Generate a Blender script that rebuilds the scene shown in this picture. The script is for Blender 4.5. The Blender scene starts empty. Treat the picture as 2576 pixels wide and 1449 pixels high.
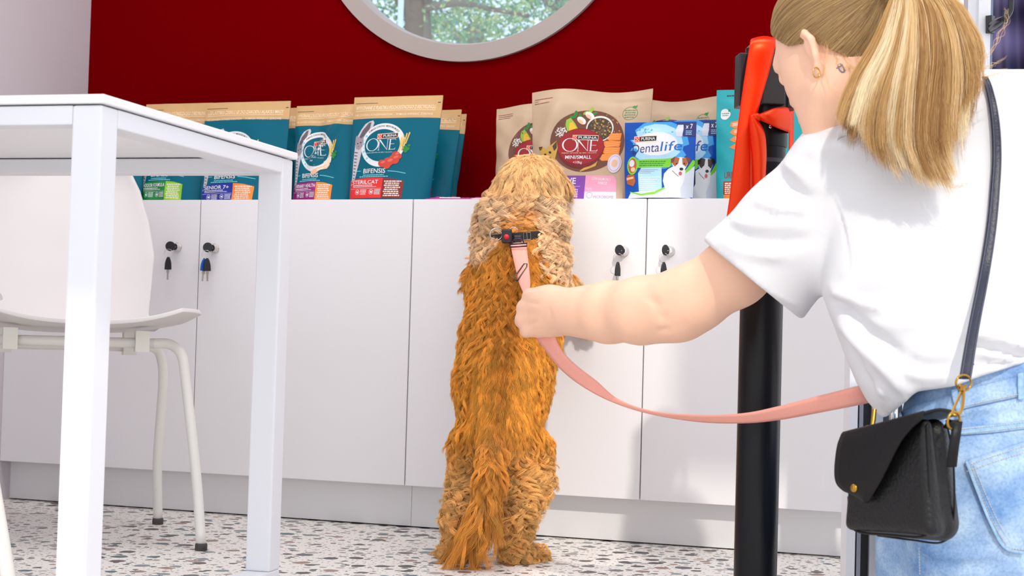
import bpy, bmesh, math, random
import numpy as np
from mathutils import Vector, Matrix
from mathutils.bvhtree import BVHTree
from mathutils.kdtree import KDTree
random.seed(7); RNG = np.random.default_rng(7)
S = bpy.context.scene
COL = S.collection
# ---------------------------------------------------------------- camera
FPX, YAW, PIT, ROL = 4000.0, -0.3346, 0.0335, 0.0284
CAM = np.array([0.0, -3.3817, 0.4375])
_F = np.array([math.sin(YAW)*math.cos(PIT), math.cos(YAW)*math.cos(PIT), math.sin(PIT)])
_R0 = np.array([math.cos(YAW), -math.sin(YAW), 0.0]); _U0 = np.cross(_R0, _F)
_R = math.cos(ROL)*_R0 + math.sin(ROL)*_U0; _U = -math.sin(ROL)*_R0 + math.cos(ROL)*_U0
cam_d = bpy.data.cameras.new('camera'); cam = bpy.data.objects.new('camera', cam_d); COL.objects.link(cam)
cam_d.sensor_width = 36.0; cam_d.lens = 36.0*FPX/2576.0; cam_d.clip_start = 0.05; cam_d.clip_end = 200
cam.matrix_world = Matrix(((_R[0], _U[0], -_F[0], CAM[0]), (_R[1], _U[1], -_F[1], CAM[1]), (_R[2], _U[2], -_F[2], CAM[2]), (0, 0, 0, 1)))
cam_d.dof.use_dof = True; cam_d.dof.focus_distance = 2.95; cam_d.dof.aperture_fstop = 10.0
S.camera = cam
# ---------------------------------------------------------------- light and exposure
S.view_settings.view_transform = 'Standard'; S.view_settings.look = 'None'
S.view_settings.gamma = 1.0; S.view_settings.use_curve_mapping = False
S.view_settings.exposure = -0.36
wd = bpy.data.worlds.new('sky'); S.world = wd; wd.use_nodes = True
wn = wd.node_tree; wn.nodes.clear()
_o = wn.nodes.new('ShaderNodeOutputWorld'); _b = wn.nodes.new('ShaderNodeBackground')
_tc = wn.nodes.new('ShaderNodeTexCoord'); _sp = wn.nodes.new('ShaderNodeSeparateXYZ'); _cr = wn.nodes.new('ShaderNodeValToRGB')
wn.links.new(_tc.outputs['Generated'], _sp.inputs[0]); wn.links.new(_sp.outputs['Z'], _cr.inputs[0])
_cr.color_ramp.elements[0].position = 0.0; _cr.color_ramp.elements[0].color = (0.97, 0.97, 1.0, 1)
_cr.color_ramp.elements[1].position = 0.9; _cr.color_ramp.elements[1].color = (0.74, 0.84, 1.0, 1)
wn.links.new(_cr.outputs[0], _b.inputs[0]); wn.links.new(_b.outputs[0], _o.inputs[0])
_b.inputs['Strength'].default_value = 1.95
SUN_AZ, SUN_EL = math.radians(25), math.radians(38)
sun_d = bpy.data.lights.new('sun', 'SUN'); sun_d.energy = 2.15; sun_d.angle = math.radians(1.2); sun_d.color = (1.0, 0.93, 0.82)
sun = bpy.data.objects.new('sun', sun_d); COL.objects.link(sun)
_sd = Vector((-math.sin(SUN_AZ)*math.cos(SUN_EL), math.cos(SUN_AZ)*math.cos(SUN_EL), -math.sin(SUN_EL)))
sun.rotation_euler = _sd.to_track_quat('-Z', 'Y').to_euler()
for _x, _y, _e in ((-1.7, -0.75, 17), (-0.4, -0.75, 17)):     # two area fills added to lift the dim floor and cabinets
    _l = bpy.data.lights.new('added_fill', 'AREA'); _l.shape = 'RECTANGLE'; _l.size = 1.0; _l.size_y = .6; _l.energy = _e; _l.color = (1, .98, .96)
    _ob = bpy.data.objects.new('added_fill', _l); COL.objects.link(_ob); _ob.location = (_x, _y, 2.47)
# ---------------------------------------------------------------- placing helpers
def ray(x, y): return _F + _R*((x-1288.0)/FPX) - _U*((y-724.5)/FPX)
def P(x, y, d): return CAM + ray(x, y)*d
def PY(x, y, Y):
    r = ray(x, y); return CAM + r*((Y-CAM[1])/r[1])
def pxof(W):
    q = np.asarray(W, float)-CAM; d = q@_F
    return 1288+FPX*(q@_R)/d, 724.5-FPX*(q@_U)/d, d
# ---------------------------------------------------------------- object helpers
def srgb(r, g, b):
    f = lambda c: ((c/255.0+0.055)/1.055)**2.4 if c > 10 else c/255.0/12.92
    return (f(r), f(g), f(b), 1.0)
MATS = {}
def mat(name, rgb, rough=0.5, metal=0.0, noise=0.0, scale=40.0, bump=0.0, coat=0.0, spec=0.5, sheen=0.0, sss=0.0, aniso=0):
    if name in MATS: return MATS[name]
    m = bpy.data.materials.new(name); m.use_nodes = True; nt = m.node_tree
    b = nt.nodes['Principled BSDF']
    c = rgb if len(rgb) == 4 else srgb(*rgb)
    b.inputs['Base Color'].default_value = c; b.inputs['Roughness'].default_value = rough; b.inputs['Metallic'].default_value = metal
    b.inputs['Specular IOR Level'].default_value = spec
    if coat: b.inputs['Coat Weight'].default_value = coat
    if sheen: b.inputs['Sheen Weight'].default_value = sheen
    if sss:
        b.inputs['Subsurface Weight'].default_value = sss; b.inputs['Subsurface Scale'].default_value = 0.01
        b.inputs['Subsurface Radius'].default_value = (1, .35, .2)
    if noise or bump:
        tc = nt.nodes.new('ShaderNodeTexCoord'); n = nt.nodes.new('ShaderNodeTexNoise'); n.inputs['Scale'].default_value = scale
        n.inputs['Detail'].default_value = 4
        nt.links.new(tc.outputs['Object'], n.inputs['Vector'])
        if noise:
            mx = nt.nodes.new('ShaderNodeMix'); mx.data_type = 'RGBA'
            mx.inputs['A'].default_value = tuple(v*(1-noise) for v in c[:3])+(1,); mx.inputs['B'].default_value = tuple(min(1, v*(1+noise)) for v in c[:3])+(1,)
            nt.links.new(n.outputs['Fac'], mx.inputs['Factor']); nt.links.new(mx.outputs['Result'], b.inputs['Base Color'])
        if bump:
            bp = nt.nodes.new('ShaderNodeBump'); bp.inputs['Strength'].default_value = bump; bp.inputs['Distance'].default_value = 0.002
            nt.links.new(n.outputs['Fac'], bp.inputs['Height']); nt.links.new(bp.outputs['Normal'], b.inputs['Normal'])
    MATS[name] = m; return m
def tag(o, label=None, cat=None, group=None, kind=None):
    for k, v in (('label', label), ('category', cat), ('group', group), ('kind', kind)):
        if v: o[k] = v
    return o
def empty(name, loc=(0, 0, 0), rz=0.0, **kw):
    o = bpy.data.objects.new(name, None); o.empty_display_size = .05; COL.objects.link(o)
    o.location = loc; o.rotation_euler = (0, 0, rz); return tag(o, **kw)
def mk(name, V, Fc, m, parent=None, smooth=True, mi=None, world=False):
    """one mesh object; V in the parent's space (or the world's with world=True)"""
    me = bpy.data.meshes.new(name)
    V = np.asarray(V, float)
    if world and parent is not None:
        inv = np.array(parent_matrix(parent).inverted()); V = V@inv[:3, :3].T+inv[:3, 3]
    me.from_pydata(V.tolist(), [], [list(map(int, f)) for f in Fc])
    for x in (m if isinstance(m, (list, tuple)) else [m]): me.materials.append(x)
    if mi is not None: me.polygons.foreach_set('material_index', np.asarray(mi, np.int32))
    if smooth: me.polygons.foreach_set('use_smooth', np.ones(len(me.polygons), bool))
    me.update(); o = bpy.data.objects.new(name, me); COL.objects.link(o)
    if parent is not None: o.parent = parent
    return o
def parent_matrix(p):
    M = p.matrix_basis.copy()
    while p.parent is not None: p = p.parent; M = p.matrix_basis @ M
    return M
def fixn(o):
    bm = bmesh.new(); bm.from_mesh(o.data); bmesh.ops.recalc_face_normals(bm, faces=bm.faces); bm.to_mesh(o.data); bm.free(); return o
def bevel(o, w=.002, seg=2):
    md = o.modifiers.new('bevel', 'BEVEL'); md.width = w; md.segments = seg; md.limit_method = 'ANGLE'; md.angle_limit = math.radians(40); return o
def solid(o, t, off=0):
    md = o.modifiers.new('solid', 'SOLIDIFY'); md.thickness = t; md.offset = off; return o
class MB:
    """collects boxes, tubes and grids into one mesh"""
    def __init__(s): s.V = []; s.F = []; s.M = []; s.m = 0
    def add(s, V, F):
        n = len(s.V); s.V += [tuple(map(float, v)) for v in V]; s.F += [tuple(int(i)+n for i in f) for f in F]; s.M += [s.m]*len(F); return s
    def box(s, a, b, rot=None, org=None):
        x0, y0, z0 = a; x1, y1, z1 = b
        V = np.array([(x, y, z) for x in (x0, x1) for y in (y0, y1) for z in (z0, z1)], float)
        if rot is not None: V = V@np.array(rot).T+(0 if org is None else np.array(org))
        return s.add(V, [(0, 1, 3, 2), (4, 6, 7, 5), (0, 4, 5, 1), (2, 3, 7, 6), (0, 2, 6, 4), (1, 5, 7, 3)])
    def obar(s, a, b, w, t, up=(0, 0, 1)):
        a, b = Vector(a), Vector(b); d = (b-a).normalized(); r = d.cross(Vector(up)).normalized(); u = r.cross(d)
        V = [a+r*(w/2*i)+u*(t/2*j) for i, j in ((-1, -1), (1, -1), (1, 1), (-1, 1))]+[b+r*(w/2*i)+u*(t/2*j) for i, j in ((-1, -1), (1, -1), (1, 1), (-1, 1))]
        return s.add(V, [(0, 1, 2, 3), (7, 6, 5, 4), (0, 4, 5, 1), (1, 5, 6, 2), (2, 6, 7, 3), (3, 7, 4, 0)])
    def tube(s, pts, r, n=12, cap=True, closed=False, flat=1.0):
        pts = [Vector(p) for p in pts]; R = list(r) if hasattr(r, '__len__') else [r]*len(pts)
        N = len(pts); prev = None; V = []
        for i, p in enumerate(pts):
            if closed: t = (pts[(i+1) % N]-pts[i-1]).normalized()
            else: t = (pts[min(i+1, N-1)]-pts[max(i-1, 0)]).normalized()
            if prev is None: prev = t.orthogonal().normalized()
            prev = (prev-t*prev.dot(t)).normalized(); q = t.cross(prev)
            V += [p+(prev*math.cos(2*math.pi*k/n)+q*math.sin(2*math.pi*k/n)*flat)*R[i] for k in range(n)]
        Fc = [(i*n+k, i*n+(k+1) % n, (i+1) % N*n+(k+1) % n, (i+1) % N*n+k) for i in range(N if closed else N-1) for k in range(n)]
        if cap and not closed: Fc += [tuple(range(n))[::-1], tuple((N-1)*n+k for k in range(n))]
        return s.add(V, Fc)
    def lathe(s, prof, n=24, org=(0, 0, 0), axis=(0, 0, 1)):
        ax = Vector(axis).normalized(); u = ax.orthogonal().normalized(); w = ax.cross(u); o = Vector(org)
        V = [o+ax*z+(u*math.cos(2*math.pi*k/n)+w*math.sin(2*math.pi*k/n))*r for r, z in prof for k in range(n)]
        N = len(prof)
        Fc = [(i*n+k, i*n+(k+1) % n, (i+1)*n+(k+1) % n, (i+1)*n+k) for i in range(N-1) for k in range(n)]+[tuple(range(n))[::-1], tuple((N-1)*n+k for k in range(n))]
        return s.add(V, Fc)
    def ball(s, c, r, n=10, m=16):
        r = (r, r, r) if not hasattr(r, '__len__') else r
        V = [(c[0]+r[0]*math.sin(math.pi*(i+.02)/(n+.04))*math.cos(2*math.pi*k/m), c[1]+r[1]*math.sin(math.pi*(i+.02)/(n+.04))*math.sin(2*math.pi*k/m), c[2]+r[2]*math.cos(math.pi*i/n)) for i in range(n+1) for k in range(m)]
        return s.add(V, [(i*m+k, i*m+(k+1) % m, (i+1)*m+(k+1) % m, (i+1)*m+k) for i in range(n) for k in range(m)])
    def build(s, name, m, parent=None, smooth=False, world=False, bev=0):
        o = fixn(mk(name, s.V, s.F, m, parent, smooth, s.M, world))
        if bev: bevel(o, bev)
        return o
def smooth_angle(o, deg=40):
    me = o.data; me.polygons.foreach_set('use_smooth', np.ones(len(me.polygons), bool))
    bm = bmesh.new(); bm.from_mesh(me)
    for e in bm.edges:
        if len(e.link_faces) == 2 and e.calc_face_angle() > math.radians(deg): e.smooth = False
    bm.to_mesh(me); bm.free(); return o
def copy_tree(o, parent=None):
    c = o.copy(); COL.objects.link(c)
    if parent is not None: c.parent = parent
    for ch in list(o.children): copy_tree(ch, c)
    return c
def catmull(pts, n):
    """resample a polyline (k-dimensional rows) to n points on a smooth curve"""
    A = np.asarray(pts, float)
    if len(A) == 2: t = np.linspace(0, 1, n)[:, None]; return A[0]*(1-t)+A[1]*t
    A = np.vstack([2*A[0]-A[1], A, 2*A[-1]-A[-2]]); m = len(A)-3
    u = np.linspace(0, m-1e-9, n); i = u.astype(int); t = (u-i)[:, None]
    p0, p1, p2, p3 = A[i], A[i+1], A[i+2], A[i+3]
    return .5*((2*p1)+(-p0+p2)*t+(2*p0-5*p1+4*p2-p3)*t*t+(-p0+3*p1-3*p2+p3)*t**3)
def ribbon(name, A, B, m, n=60, th=.0012, parent=None, cross=4, camber=0.0, world=True):
    """a band between two edge curves (world points), subdivided and given real thickness"""
    a, b = catmull(A, n), catmull(B, n); W = cross+1
    t = np.linspace(0, 1, W)
    V = a[:, None]*(1-t)[None, :, None]+b[:, None]*t[None, :, None]
    if camber:
        d = np.gradient(a, axis=0); nn = np.cross(d, b-a); nn /= np.linalg.norm(nn, axis=1)[:, None]+1e-9
        V = V+nn[:, None]*(np.sin(t*np.pi)*camber)[None, :, None]
    Fc = [(i*W+k, i*W+k+1, (i+1)*W+k+1, (i+1)*W+k) for i in range(n-1) for k in range(cross)]
    o = mk(name, V.reshape(-1, 3), Fc, m, parent, True, world=world); return solid(o, th)
# ---------------------------------------------------------------- implicit surfaces (bodies, cloth)
class Field:
    """solid shape collected as a distance field over (across, up, away) metres and skinned as one continuous mesh"""
    def __init__(s, d0): s.k = d0/FPX; s.ops = []
    def L(s, p): return np.array([p[0]*s.k, -p[1]*s.k, p[2]])
    def cone(s, a, b, ra, rb, k=.01, sub=False): s.ops.append(('c', s.L(a), s.L(b), ra, rb, k, sub)); return s
    def chain(s, pts, k=.01, sub=False):
        for a, b in zip(pts[:-1], pts[1:]): s.cone(a[:3], b[:3], a[3], b[3], k, sub)
        return s
    def ell(s, c, r, ax=None, k=.01, sub=False): s.ops.append(('e', s.L(c), np.array(r, float), np.eye(3) if ax is None else np.array(ax, float), k, sub)); return s
    def prof(s, rows, k=.01, e=2.4, sub=False): s.ops.append(('p', np.array(rows, float), e, k, sub)); return s
    def fn(s, f, k=.01, sub=False): s.ops.append(('f', f, k, sub)); return s
    def ev(s, X, Y, Z):
        D = None
        for op in s.ops:
            t = op[0]; k, sub = op[-2], op[-1]
            if t == 'c':
                a, b, ra, rb = op[1:5]; ab = b-a; l2 = ab@ab+1e-12
                h = np.clip(((X-a[0])*ab[0]+(Y-a[1])*ab[1]+(Z-a[2])*ab[2])/l2, 0, 1)
                d = np.sqrt((X-a[0]-h*ab[0])**2+(Y-a[1]-h*ab[1])**2+(Z-a[2]-h*ab[2])**2)-(ra+(rb-ra)*h)
            elif t == 'e':
                c, r, ax = op[1:4]; q = [(X-c[0])*v[0]+(Y-c[1])*v[1]+(Z-c[2])*v[2] for v in ax]
                k0 = np.sqrt(sum((q[i]/r[i])**2 for i in range(3))); k1 = np.sqrt(sum((q[i]/r[i]**2)**2 for i in range(3)))+1e-9
                d = np.where(k0 < .05, -r.min(), k0*(k0-1)/k1)
            elif t == 'p':
                T, e = op[1], op[2]; py = -Y/s.k
                lo, hi, zc, hz = [np.interp(py, T[:, 0], T[:, j]) for j in (1, 2, 3, 4)]
                cx = (lo+hi)/2*s.k; hx = (hi-lo)/2*s.k+1e-4
                q = (np.abs((X-cx)/hx)**e+np.abs((Z-zc)/hz)**e)**(1/e)
                d = (q-1)*np.minimum(hx, hz)
                d = np.maximum(d, np.maximum(T[0, 0]-py, py-T[-1, 0])*s.k)
            else: d = op[1](X/s.k, -Y/s.k, Z)
            if D is None: D = d; continue
            if sub:
                h = np.clip(.5-.5*(D+d)/k, 0, 1); D = D*(1-h)-d*h+k*h*(1-h)
            else:
                h = np.clip(.5+.5*(d-D)/k, 0, 1); D = d*(1-h)+D*h-k*h*(1-h)
        return D
    def skin(s, lo, hi, step):
        """lo, hi: (px, py, d) corners; returns world vertices and quads (surface nets)"""
        a, b = s.L(lo), s.L(hi); a, b = np.minimum(a, b), np.maximum(a, b)
        n = np.ceil((b-a)/step).astype(int)+1
        ax = [a[i]+step*np.arange(n[i]) for i in range(3)]
        D = s.ev(ax[0][:, None, None], ax[1][None, :, None], ax[2][None, None, :])
        D = np.broadcast_to(D, tuple(n)).copy()
        D[0] = D[-1] = 1; D[:, 0] = D[:, -1] = 1; D[:, :, 0] = D[:, :, -1] = 1
        V, Q = nets(D)
        V = V*step+a
        x, y = V[:, 0]/s.k, -V[:, 1]/s.k
        W = CAM+(_F[None]+_R[None]*((x-1288)/FPX)[:, None]-_U[None]*((y-724.5)/FPX)[:, None])*V[:, 2:3]
        return W, Q[:, ::-1]
def nets(D):
    I = D < 0; n = D.shape; c = [m-1 for m in n]
    acc = np.zeros(tuple(c)+(3,)); cnt = np.zeros(c); 
    for ax in range(3):
        sl0 = [slice(None)]*3; sl1 = [slice(None)]*3; sl0[ax] = slice(0, -1); sl1[ax] = slice(1, None)
        A, B = D[tuple(sl0)], D[tuple(sl1)]; X = (A < 0) != (B < 0); t = np.where(X, A/(A-B+1e-20), 0)
        o1, o2 = [i for i in range(3) if i != ax]
        for i in (0, 1):
            for j in (0, 1):
                s_ = [slice(None)]*3; s_[o1] = slice(i, i+c[o1]); s_[o2] = slice(j, j+c[o2])
                x = X[tuple(s_)]; tt = t[tuple(s_)]
                acc[..., ax] += x*tt; acc[..., o1] += x*i; acc[..., o2] += x*j; cnt += x
    M = cnt > 0; idx = -np.ones(c, int); idx[M] = np.arange(M.sum())
    g = np.argwhere(M); V = g+acc[M]/cnt[M][:, None]
    Q = []
    for ax in range(3):
        sl0 = [slice(None)]*3; sl1 = [slice(None)]*3; sl0[ax] = slice(0, -1); sl1[ax] = slice(1, None)
        A, B = I[tuple(sl0)], I[tuple(sl1)]; o1, o2 = [(1, 2), (2, 0), (0, 1)][ax]
        for flip in (0, 1):
            E = np.argwhere((A & ~B) if not flip else (~A & B)); E = E[(E[:, o1] > 0) & (E[:, o2] > 0) & (E[:, o1] < n[o1]-1) & (E[:, o2] < n[o2]-1)]
            def at(d1, d2):
                e = E.copy(); e[:, o1] -= d1; e[:, o2] -= d2; return idx[e[:, 0], e[:, 1], e[:, 2]]
            q = np.stack([at(1, 1), at(0, 1), at(0, 0), at(1, 0)], 1)
            Q.append(q if not flip else q[:, ::-1])
    return V, np.vstack(Q)
def relax(V, Q, it=3, lam=.5):
    E = np.vstack([Q[:, [0, 1]], Q[:, [1, 2]], Q[:, [2, 3]], Q[:, [3, 0]]])
    for _ in range(it):
        A = np.zeros_like(V); n = np.zeros(len(V))
        for a, b in ((0, 1), (1, 0)):
            np.add.at(A, E[:, a], V[E[:, b]]); np.add.at(n, E[:, a], 1)
        V = V*(1-lam)+lam*A/np.maximum(n, 1)[:, None]
    return V
def vnormals(V, Q):
    n = np.cross(V[Q[:, 2]]-V[Q[:, 0]], V[Q[:, 3]]-V[Q[:, 1]]); N = np.zeros_like(V)
    for k in range(4): np.add.at(N, Q[:, k], n)
    return N/(np.linalg.norm(N, axis=1)[:, None]+1e-12)
def polydist(px, py, pts):
    d = np.full(px.shape, 1e9)
    for (x0, y0), (x1, y1) in zip(pts[:-1], pts[1:]):
        l2 = (x1-x0)**2+(y1-y0)**2+1e-9; t = np.clip(((px-x0)*(x1-x0)+(py-y0)*(y1-y0))/l2, 0, 1)
        d = np.minimum(d, np.hypot(px-x0-t*(x1-x0), py-y0-t*(y1-y0)))
    return d
def crease(V, Q, lst, facing=True):
    """folds: (points, height in metres, half-width in px)"""
    N = vnormals(V, Q); x, y, d = pxof(V); w = 1.0
    if facing: w = np.clip(-(N@_F)*2+.2, 0, 1)
    h = np.zeros(len(V))
    for pts, amp, wd in lst:
        q = catmull(pts, max(6, 4*len(pts))); dd = polydist(x, y, q)
        e = np.minimum(np.hypot(x-q[0][0], y-q[0][1]), np.hypot(x-q[-1][0], y-q[-1][1]))
        h += amp*np.exp(-(dd/wd)**2)*np.clip(e/(2.5*wd), .15, 1)
    return V+N*(h*w)[:, None]
def bvh(V, Q): return BVHTree.FromPolygons([tuple(v) for v in V.tolist()], Q.tolist())
def hit(T, x, y, off=.002):
    r = Vector(ray(x, y)); r.normalize(); p, n, i, d = T.ray_cast(Vector(CAM), r)
    return None if p is None else np.array(p)-np.array(r)*off
# ---------------------------------------------------------------- strands (fur, hair)
def hair_mat(name, rough=.45, spec=.35, trans=0.0):
    m = bpy.data.materials.new(name); m.use_nodes = True; nt = m.node_tree; b = nt.nodes['Principled BSDF']
    a = nt.nodes.new('ShaderNodeAttribute'); a.attribute_name = 'tint'
    nt.links.new(a.outputs['Color'], b.inputs['Base Color']); b.inputs['Roughness'].default_value = rough; b.inputs['Specular IOR Level'].default_value = spec
    if trans:
        t = nt.nodes.new('ShaderNodeBsdfTranslucent'); nt.links.new(a.outputs['Color'], t.inputs['Color'])
        mx = nt.nodes.new('ShaderNodeMixShader'); mx.inputs[0].default_value = trans; out = nt.nodes['Material Output']
        nt.links.new(b.outputs[0], mx.inputs[1]); nt.links.new(t.outputs[0], mx.inputs[2]); nt.links.new(mx.outputs[0], out.inputs[0])
    return m
def strands(name, Pts, rad, col, m, parent):
    """Pts (n, k, 3) world, rad root radius (n,), col (n, 3) linear"""
    n, k = Pts.shape[:2]; hc = bpy.data.hair_curves.new(name); hc.add_curves([k]*n)
    inv = np.array(parent_matrix(parent).inverted()); W = Pts.reshape(-1, 3)@inv[:3, :3].T+inv[:3, 3]
    hc.attributes['position'].data.foreach_set('vector', W.astype(np.float32).ravel())
    tp = np.linspace(0, 1, k); r = rad[:, None]*(1-.75*tp**2)[None]
    (hc.attributes.get('radius') or hc.attributes.new('radius', 'FLOAT', 'POINT')).data.foreach_set('value', r.astype(np.float32).ravel())
    c = hc.attributes.new('tint', 'FLOAT_COLOR', 'CURVE'); c.data.foreach_set('color', np.c_[col, np.ones(n)].astype(np.float32).ravel())
    hc.materials.append(m); o = bpy.data.objects.new(name, hc); COL.objects.link(o); o.parent = parent; return o
# ================================================================ the setting
XL, YW, ZT, HC, HP = -2.53, 0.32, 2.5, 0.7585, 0.099
def terrazzo():
    m = bpy.data.materials.new('terrazzo'); m.use_nodes = True; nt = m.node_tree; b = nt.nodes['Principled BSDF']; L = nt.links.new
    tc = nt.nodes.new('ShaderNodeTexCoord'); ns = nt.nodes.new('ShaderNodeTexNoise'); ns.inputs['Scale'].default_value = 45; ns.inputs['Detail'].default_value = 3
    L(tc.outputs['Object'], ns.inputs['Vector'])
    vm = nt.nodes.new('ShaderNodeVectorMath'); vm.operation = 'MULTIPLY_ADD'; vm.inputs[1].default_value = (.014,)*3
    L(ns.outputs['Color'], vm.inputs[0]); L(tc.outputs['Object'], vm.inputs[2])
    prev = None; base = srgb(238, 233, 227)
    for sc, th, seed in ((85, .13, 3), (36, .17, 0), (20, .22, 9)):
        mp = nt.nodes.new('ShaderNodeMapping'); mp.inputs['Location'].default_value = (seed, seed*2, 0); mp.inputs['Rotation'].default_value = (0, 0, seed); L(vm.outputs[0], mp.inputs[0])
        v = nt.nodes.new('ShaderNodeTexVoronoi'); v.voronoi_dimensions = '2D'; v.inputs['Scale'].default_value = sc; v.inputs['Randomness'].default_value = 1; L(mp.outputs[0], v.inputs['Vector'])
        sep = nt.nodes.new('ShaderNodeSeparateColor'); L(v.outputs['Color'], sep.inputs[0])
        mu = nt.nodes.new('ShaderNodeMath'); mu.operation = 'MULTIPLY'; mu.inputs[1].default_value = th*1.7; L(sep.outputs['Red'], mu.inputs[0])
        lt = nt.nodes.new('ShaderNodeMath'); lt.operation = 'LESS_THAN'; L(v.outputs['Distance'], lt.inputs[0]); L(mu.outputs[0], lt.inputs[1])
        cr = nt.nodes.new('ShaderNodeValToRGB'); cr.color_ramp.interpolation = 'CONSTANT'; e = cr.color_ramp.elements
        cols = [(0, (52, 48, 52)), (.2, (92, 88, 92)), (.36, (148, 118, 104)), (.5, (62, 96, 106)), (.64, (170, 160, 154)), (.78, (70, 62, 62)), (.9, (120, 134, 138))]
        e[0].position = 0; e[0].color = srgb(*cols[0][1]); e[1].position = cols[1][0]; e[1].color = srgb(*cols[1][1])
        for p, c in cols[2:]: q = e.new(p); q.color = srgb(*c)
        L(sep.outputs['Green'], cr.inputs[0])
        mx = nt.nodes.new('ShaderNodeMix'); mx.data_type = 'RGBA'; L(lt.outputs[0], mx.inputs['Factor']); L(cr.outputs[0], mx.inputs['B'])
        if prev is None: mx.inputs['A'].default_value = base
        else: L(prev, mx.inputs['A'])
        prev = mx.outputs['Result']
    L(prev, b.inputs['Base Color']); b.inputs['Roughness'].default_value = .38; return m
M_wall = mat('wall paint', (206, 197, 203), .8, noise=.02, scale=3)
M_red = mat('red wall paint', (112, 0, 5), .9, noise=.03, scale=2, spec=0.0)
M_white = mat('white laminate', (238, 236, 238), .42)
M_plinth = mat('white plinth', (232, 231, 232), .4)
M_metal_w = mat('white metal', (232, 233, 238), .4, spec=.3)
M_chrome = mat('chrome', (215, 213, 210), .12, 1.0)
M_steel = mat('steel', (190, 188, 184), .28, 1.0)
M_black = mat('black plastic', (28, 27, 32), .42)
M_rubber = mat('dark rubber', (70, 66, 66), .7)
M_brass = mat('aged brass', (176, 134, 56), .3, 1.0)
M_gap = mat('cabinet carcass', (150, 148, 150), .7)
def st(o): o['kind'] = 'structure'; return o
st(MB().box((XL-.1, -1.95, -.1), (1.2, YW+.1, 0)).build('floor', terrazzo()))
st(MB().box((-9, -9, -.14), (9, -1.95, -.012)).build('trim_2', mat('outdoor paving', (226, 222, 214), .8, noise=.08, scale=6)))
bpy.data.objects['trim_2'].name = 'floor_outside'
st(MB().box((XL-.1, -1.95, 0), (XL, YW+.1, ZT)).build('wall_left', M_wall))
st(MB().box((XL-.1, -1.95, ZT), (1.2, YW+.1, ZT+.12)).build('ceiling', mat('ceiling paint', (232, 230, 232), .8)))
# red back wall with the round opening
WX, WZ, WR = -1.421, 1.577, 0.442
X1 = float(PY(2345, 300, YW)[0])
def wall_back():
    x0, x1, z0, z1 = XL, X1, 0.0, ZT; n = 96
    an = sorted([2*math.pi*k/n for k in range(n)]+[math.atan2(z-WZ, x-WX) % (2*math.pi) for x in (x0, x1) for z in (z0, z1)])
    ci, ou = [], []
    for a in an:
        c, s_ = math.cos(a), math.sin(a); ci.append((WX+WR*c, WZ+WR*s_))
        t = min([(x1-WX)/c if c > 1e-9 else 1e9, (x0-WX)/c if c < -1e-9 else 1e9, (z1-WZ)/s_ if s_ > 1e-9 else 1e9, (z0-WZ)/s_ if s_ < -1e-9 else 1e9]); ou.append((WX+t*c, WZ+t*s_))
    m = len(an); V = [(x, y, z) for y in (YW, YW+.1) for (x, z) in ci+ou]
    Fc = []
    for i in range(m):
        j = (i+1) % m
        Fc += [(i, j, m+j, m+i), (2*m+i, 3*m+i, 3*m+j, 2*m+j), (i, 2*m+i, 2*m+j, j), (m+i, m+j, 3*m+j, 3*m+i)]
    return st(fixn(mk('wall_back', V, Fc, M_red, smooth=False)))
wall_back()
w = st(empty('window_1', (WX, YW, WZ)))
fr = MB().lathe([(WR+.002, -.012), (WR+.002, .1), (WR-.03, .1), (WR-.046, .05), (WR-.046, .004), (WR-.040, -.012)], 128, axis=(0, 1, 0))
fr.F = fr.F[:-2]; n0 = 128
fr.F += [(5*n0+k, 5*n0+(k+1) % n0, (k+1) % n0, k) for k in range(n0)]; fr.M = [0]*len(fr.F)
smooth_angle(fr.build('window_frame', mat('cream frame', (172, 160, 154), .5, noise=.03, scale=9), w), 30)
def glass_mat():
    m = bpy.data.materials.new('window glass'); m.use_nodes = True; nt = m.node_tree; nt.nodes.clear()
    o = nt.nodes.new('ShaderNodeOutputMaterial'); t = nt.nodes.new('ShaderNodeBsdfTransparent'); g = nt.nodes.new('ShaderNodeBsdfGlossy'); mx = nt.nodes.new('ShaderNodeMixShader')
    t.inputs[0].default_value = (.84, .93, 1.0, 1); g.inputs['Roughness'].default_value = .02; mx.inputs[0].default_value = .06
    nt.links.new(t.outputs[0], mx.inputs[1]); nt.links.new(g.outputs[0], mx.inputs[2]); nt.links.new(mx.outputs[0], o.inputs[0]); return m
M_glass = glass_mat()
MB().lathe([(WR-.044, .046), (WR-.044, .050)], 96, axis=(0, 1, 0)).build('window_pane', M_glass, w)
# white end post of the back wall, and unseen slabs added outside to shape the sun patch
X2 = float(PY(2432, 100, YW)[0])
st(MB().box((X1, YW-.03, 0), (X2, YW+.1, ZT)).build('trim_1', mat('white post paint', (244, 244, 246), .5)))
ta = math.tan(SUN_AZ)
def slab(name, poly, z0, z1, m):
    n = len(poly); V = [(x, y, z) for z in (z0, z1) for x, y in poly]
    return st(fixn(mk(name, V, [tuple(range(n)), tuple(range(n, 2*n))]+[(i, (i+1) % n, n+(i+1) % n, n+i) for i in range(n)], m, smooth=False)))
def blocker_corner(X0, z0):       # the blocker corner whose sun shadow falls on the cabinet fronts at X0, z0
    t = (ZT-z0)/math.tan(SUN_EL); return (X0+t*math.sin(SUN_AZ), -t*math.cos(SUN_AZ))
a0, a1 = blocker_corner(-1.22, .80), blocker_corner(-1.22, -.9)
slab('sun_blocker', [(XL-.1, -1.95), a0, a1, (XL-.1, a1[1])], ZT, ZT+.08, mat('blocker_surface', (228, 228, 230), .7))  # added out of view, to keep the sun off the left side
b0, b1 = blocker_corner(-.80, .80), blocker_corner(-.80, .16)
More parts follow.
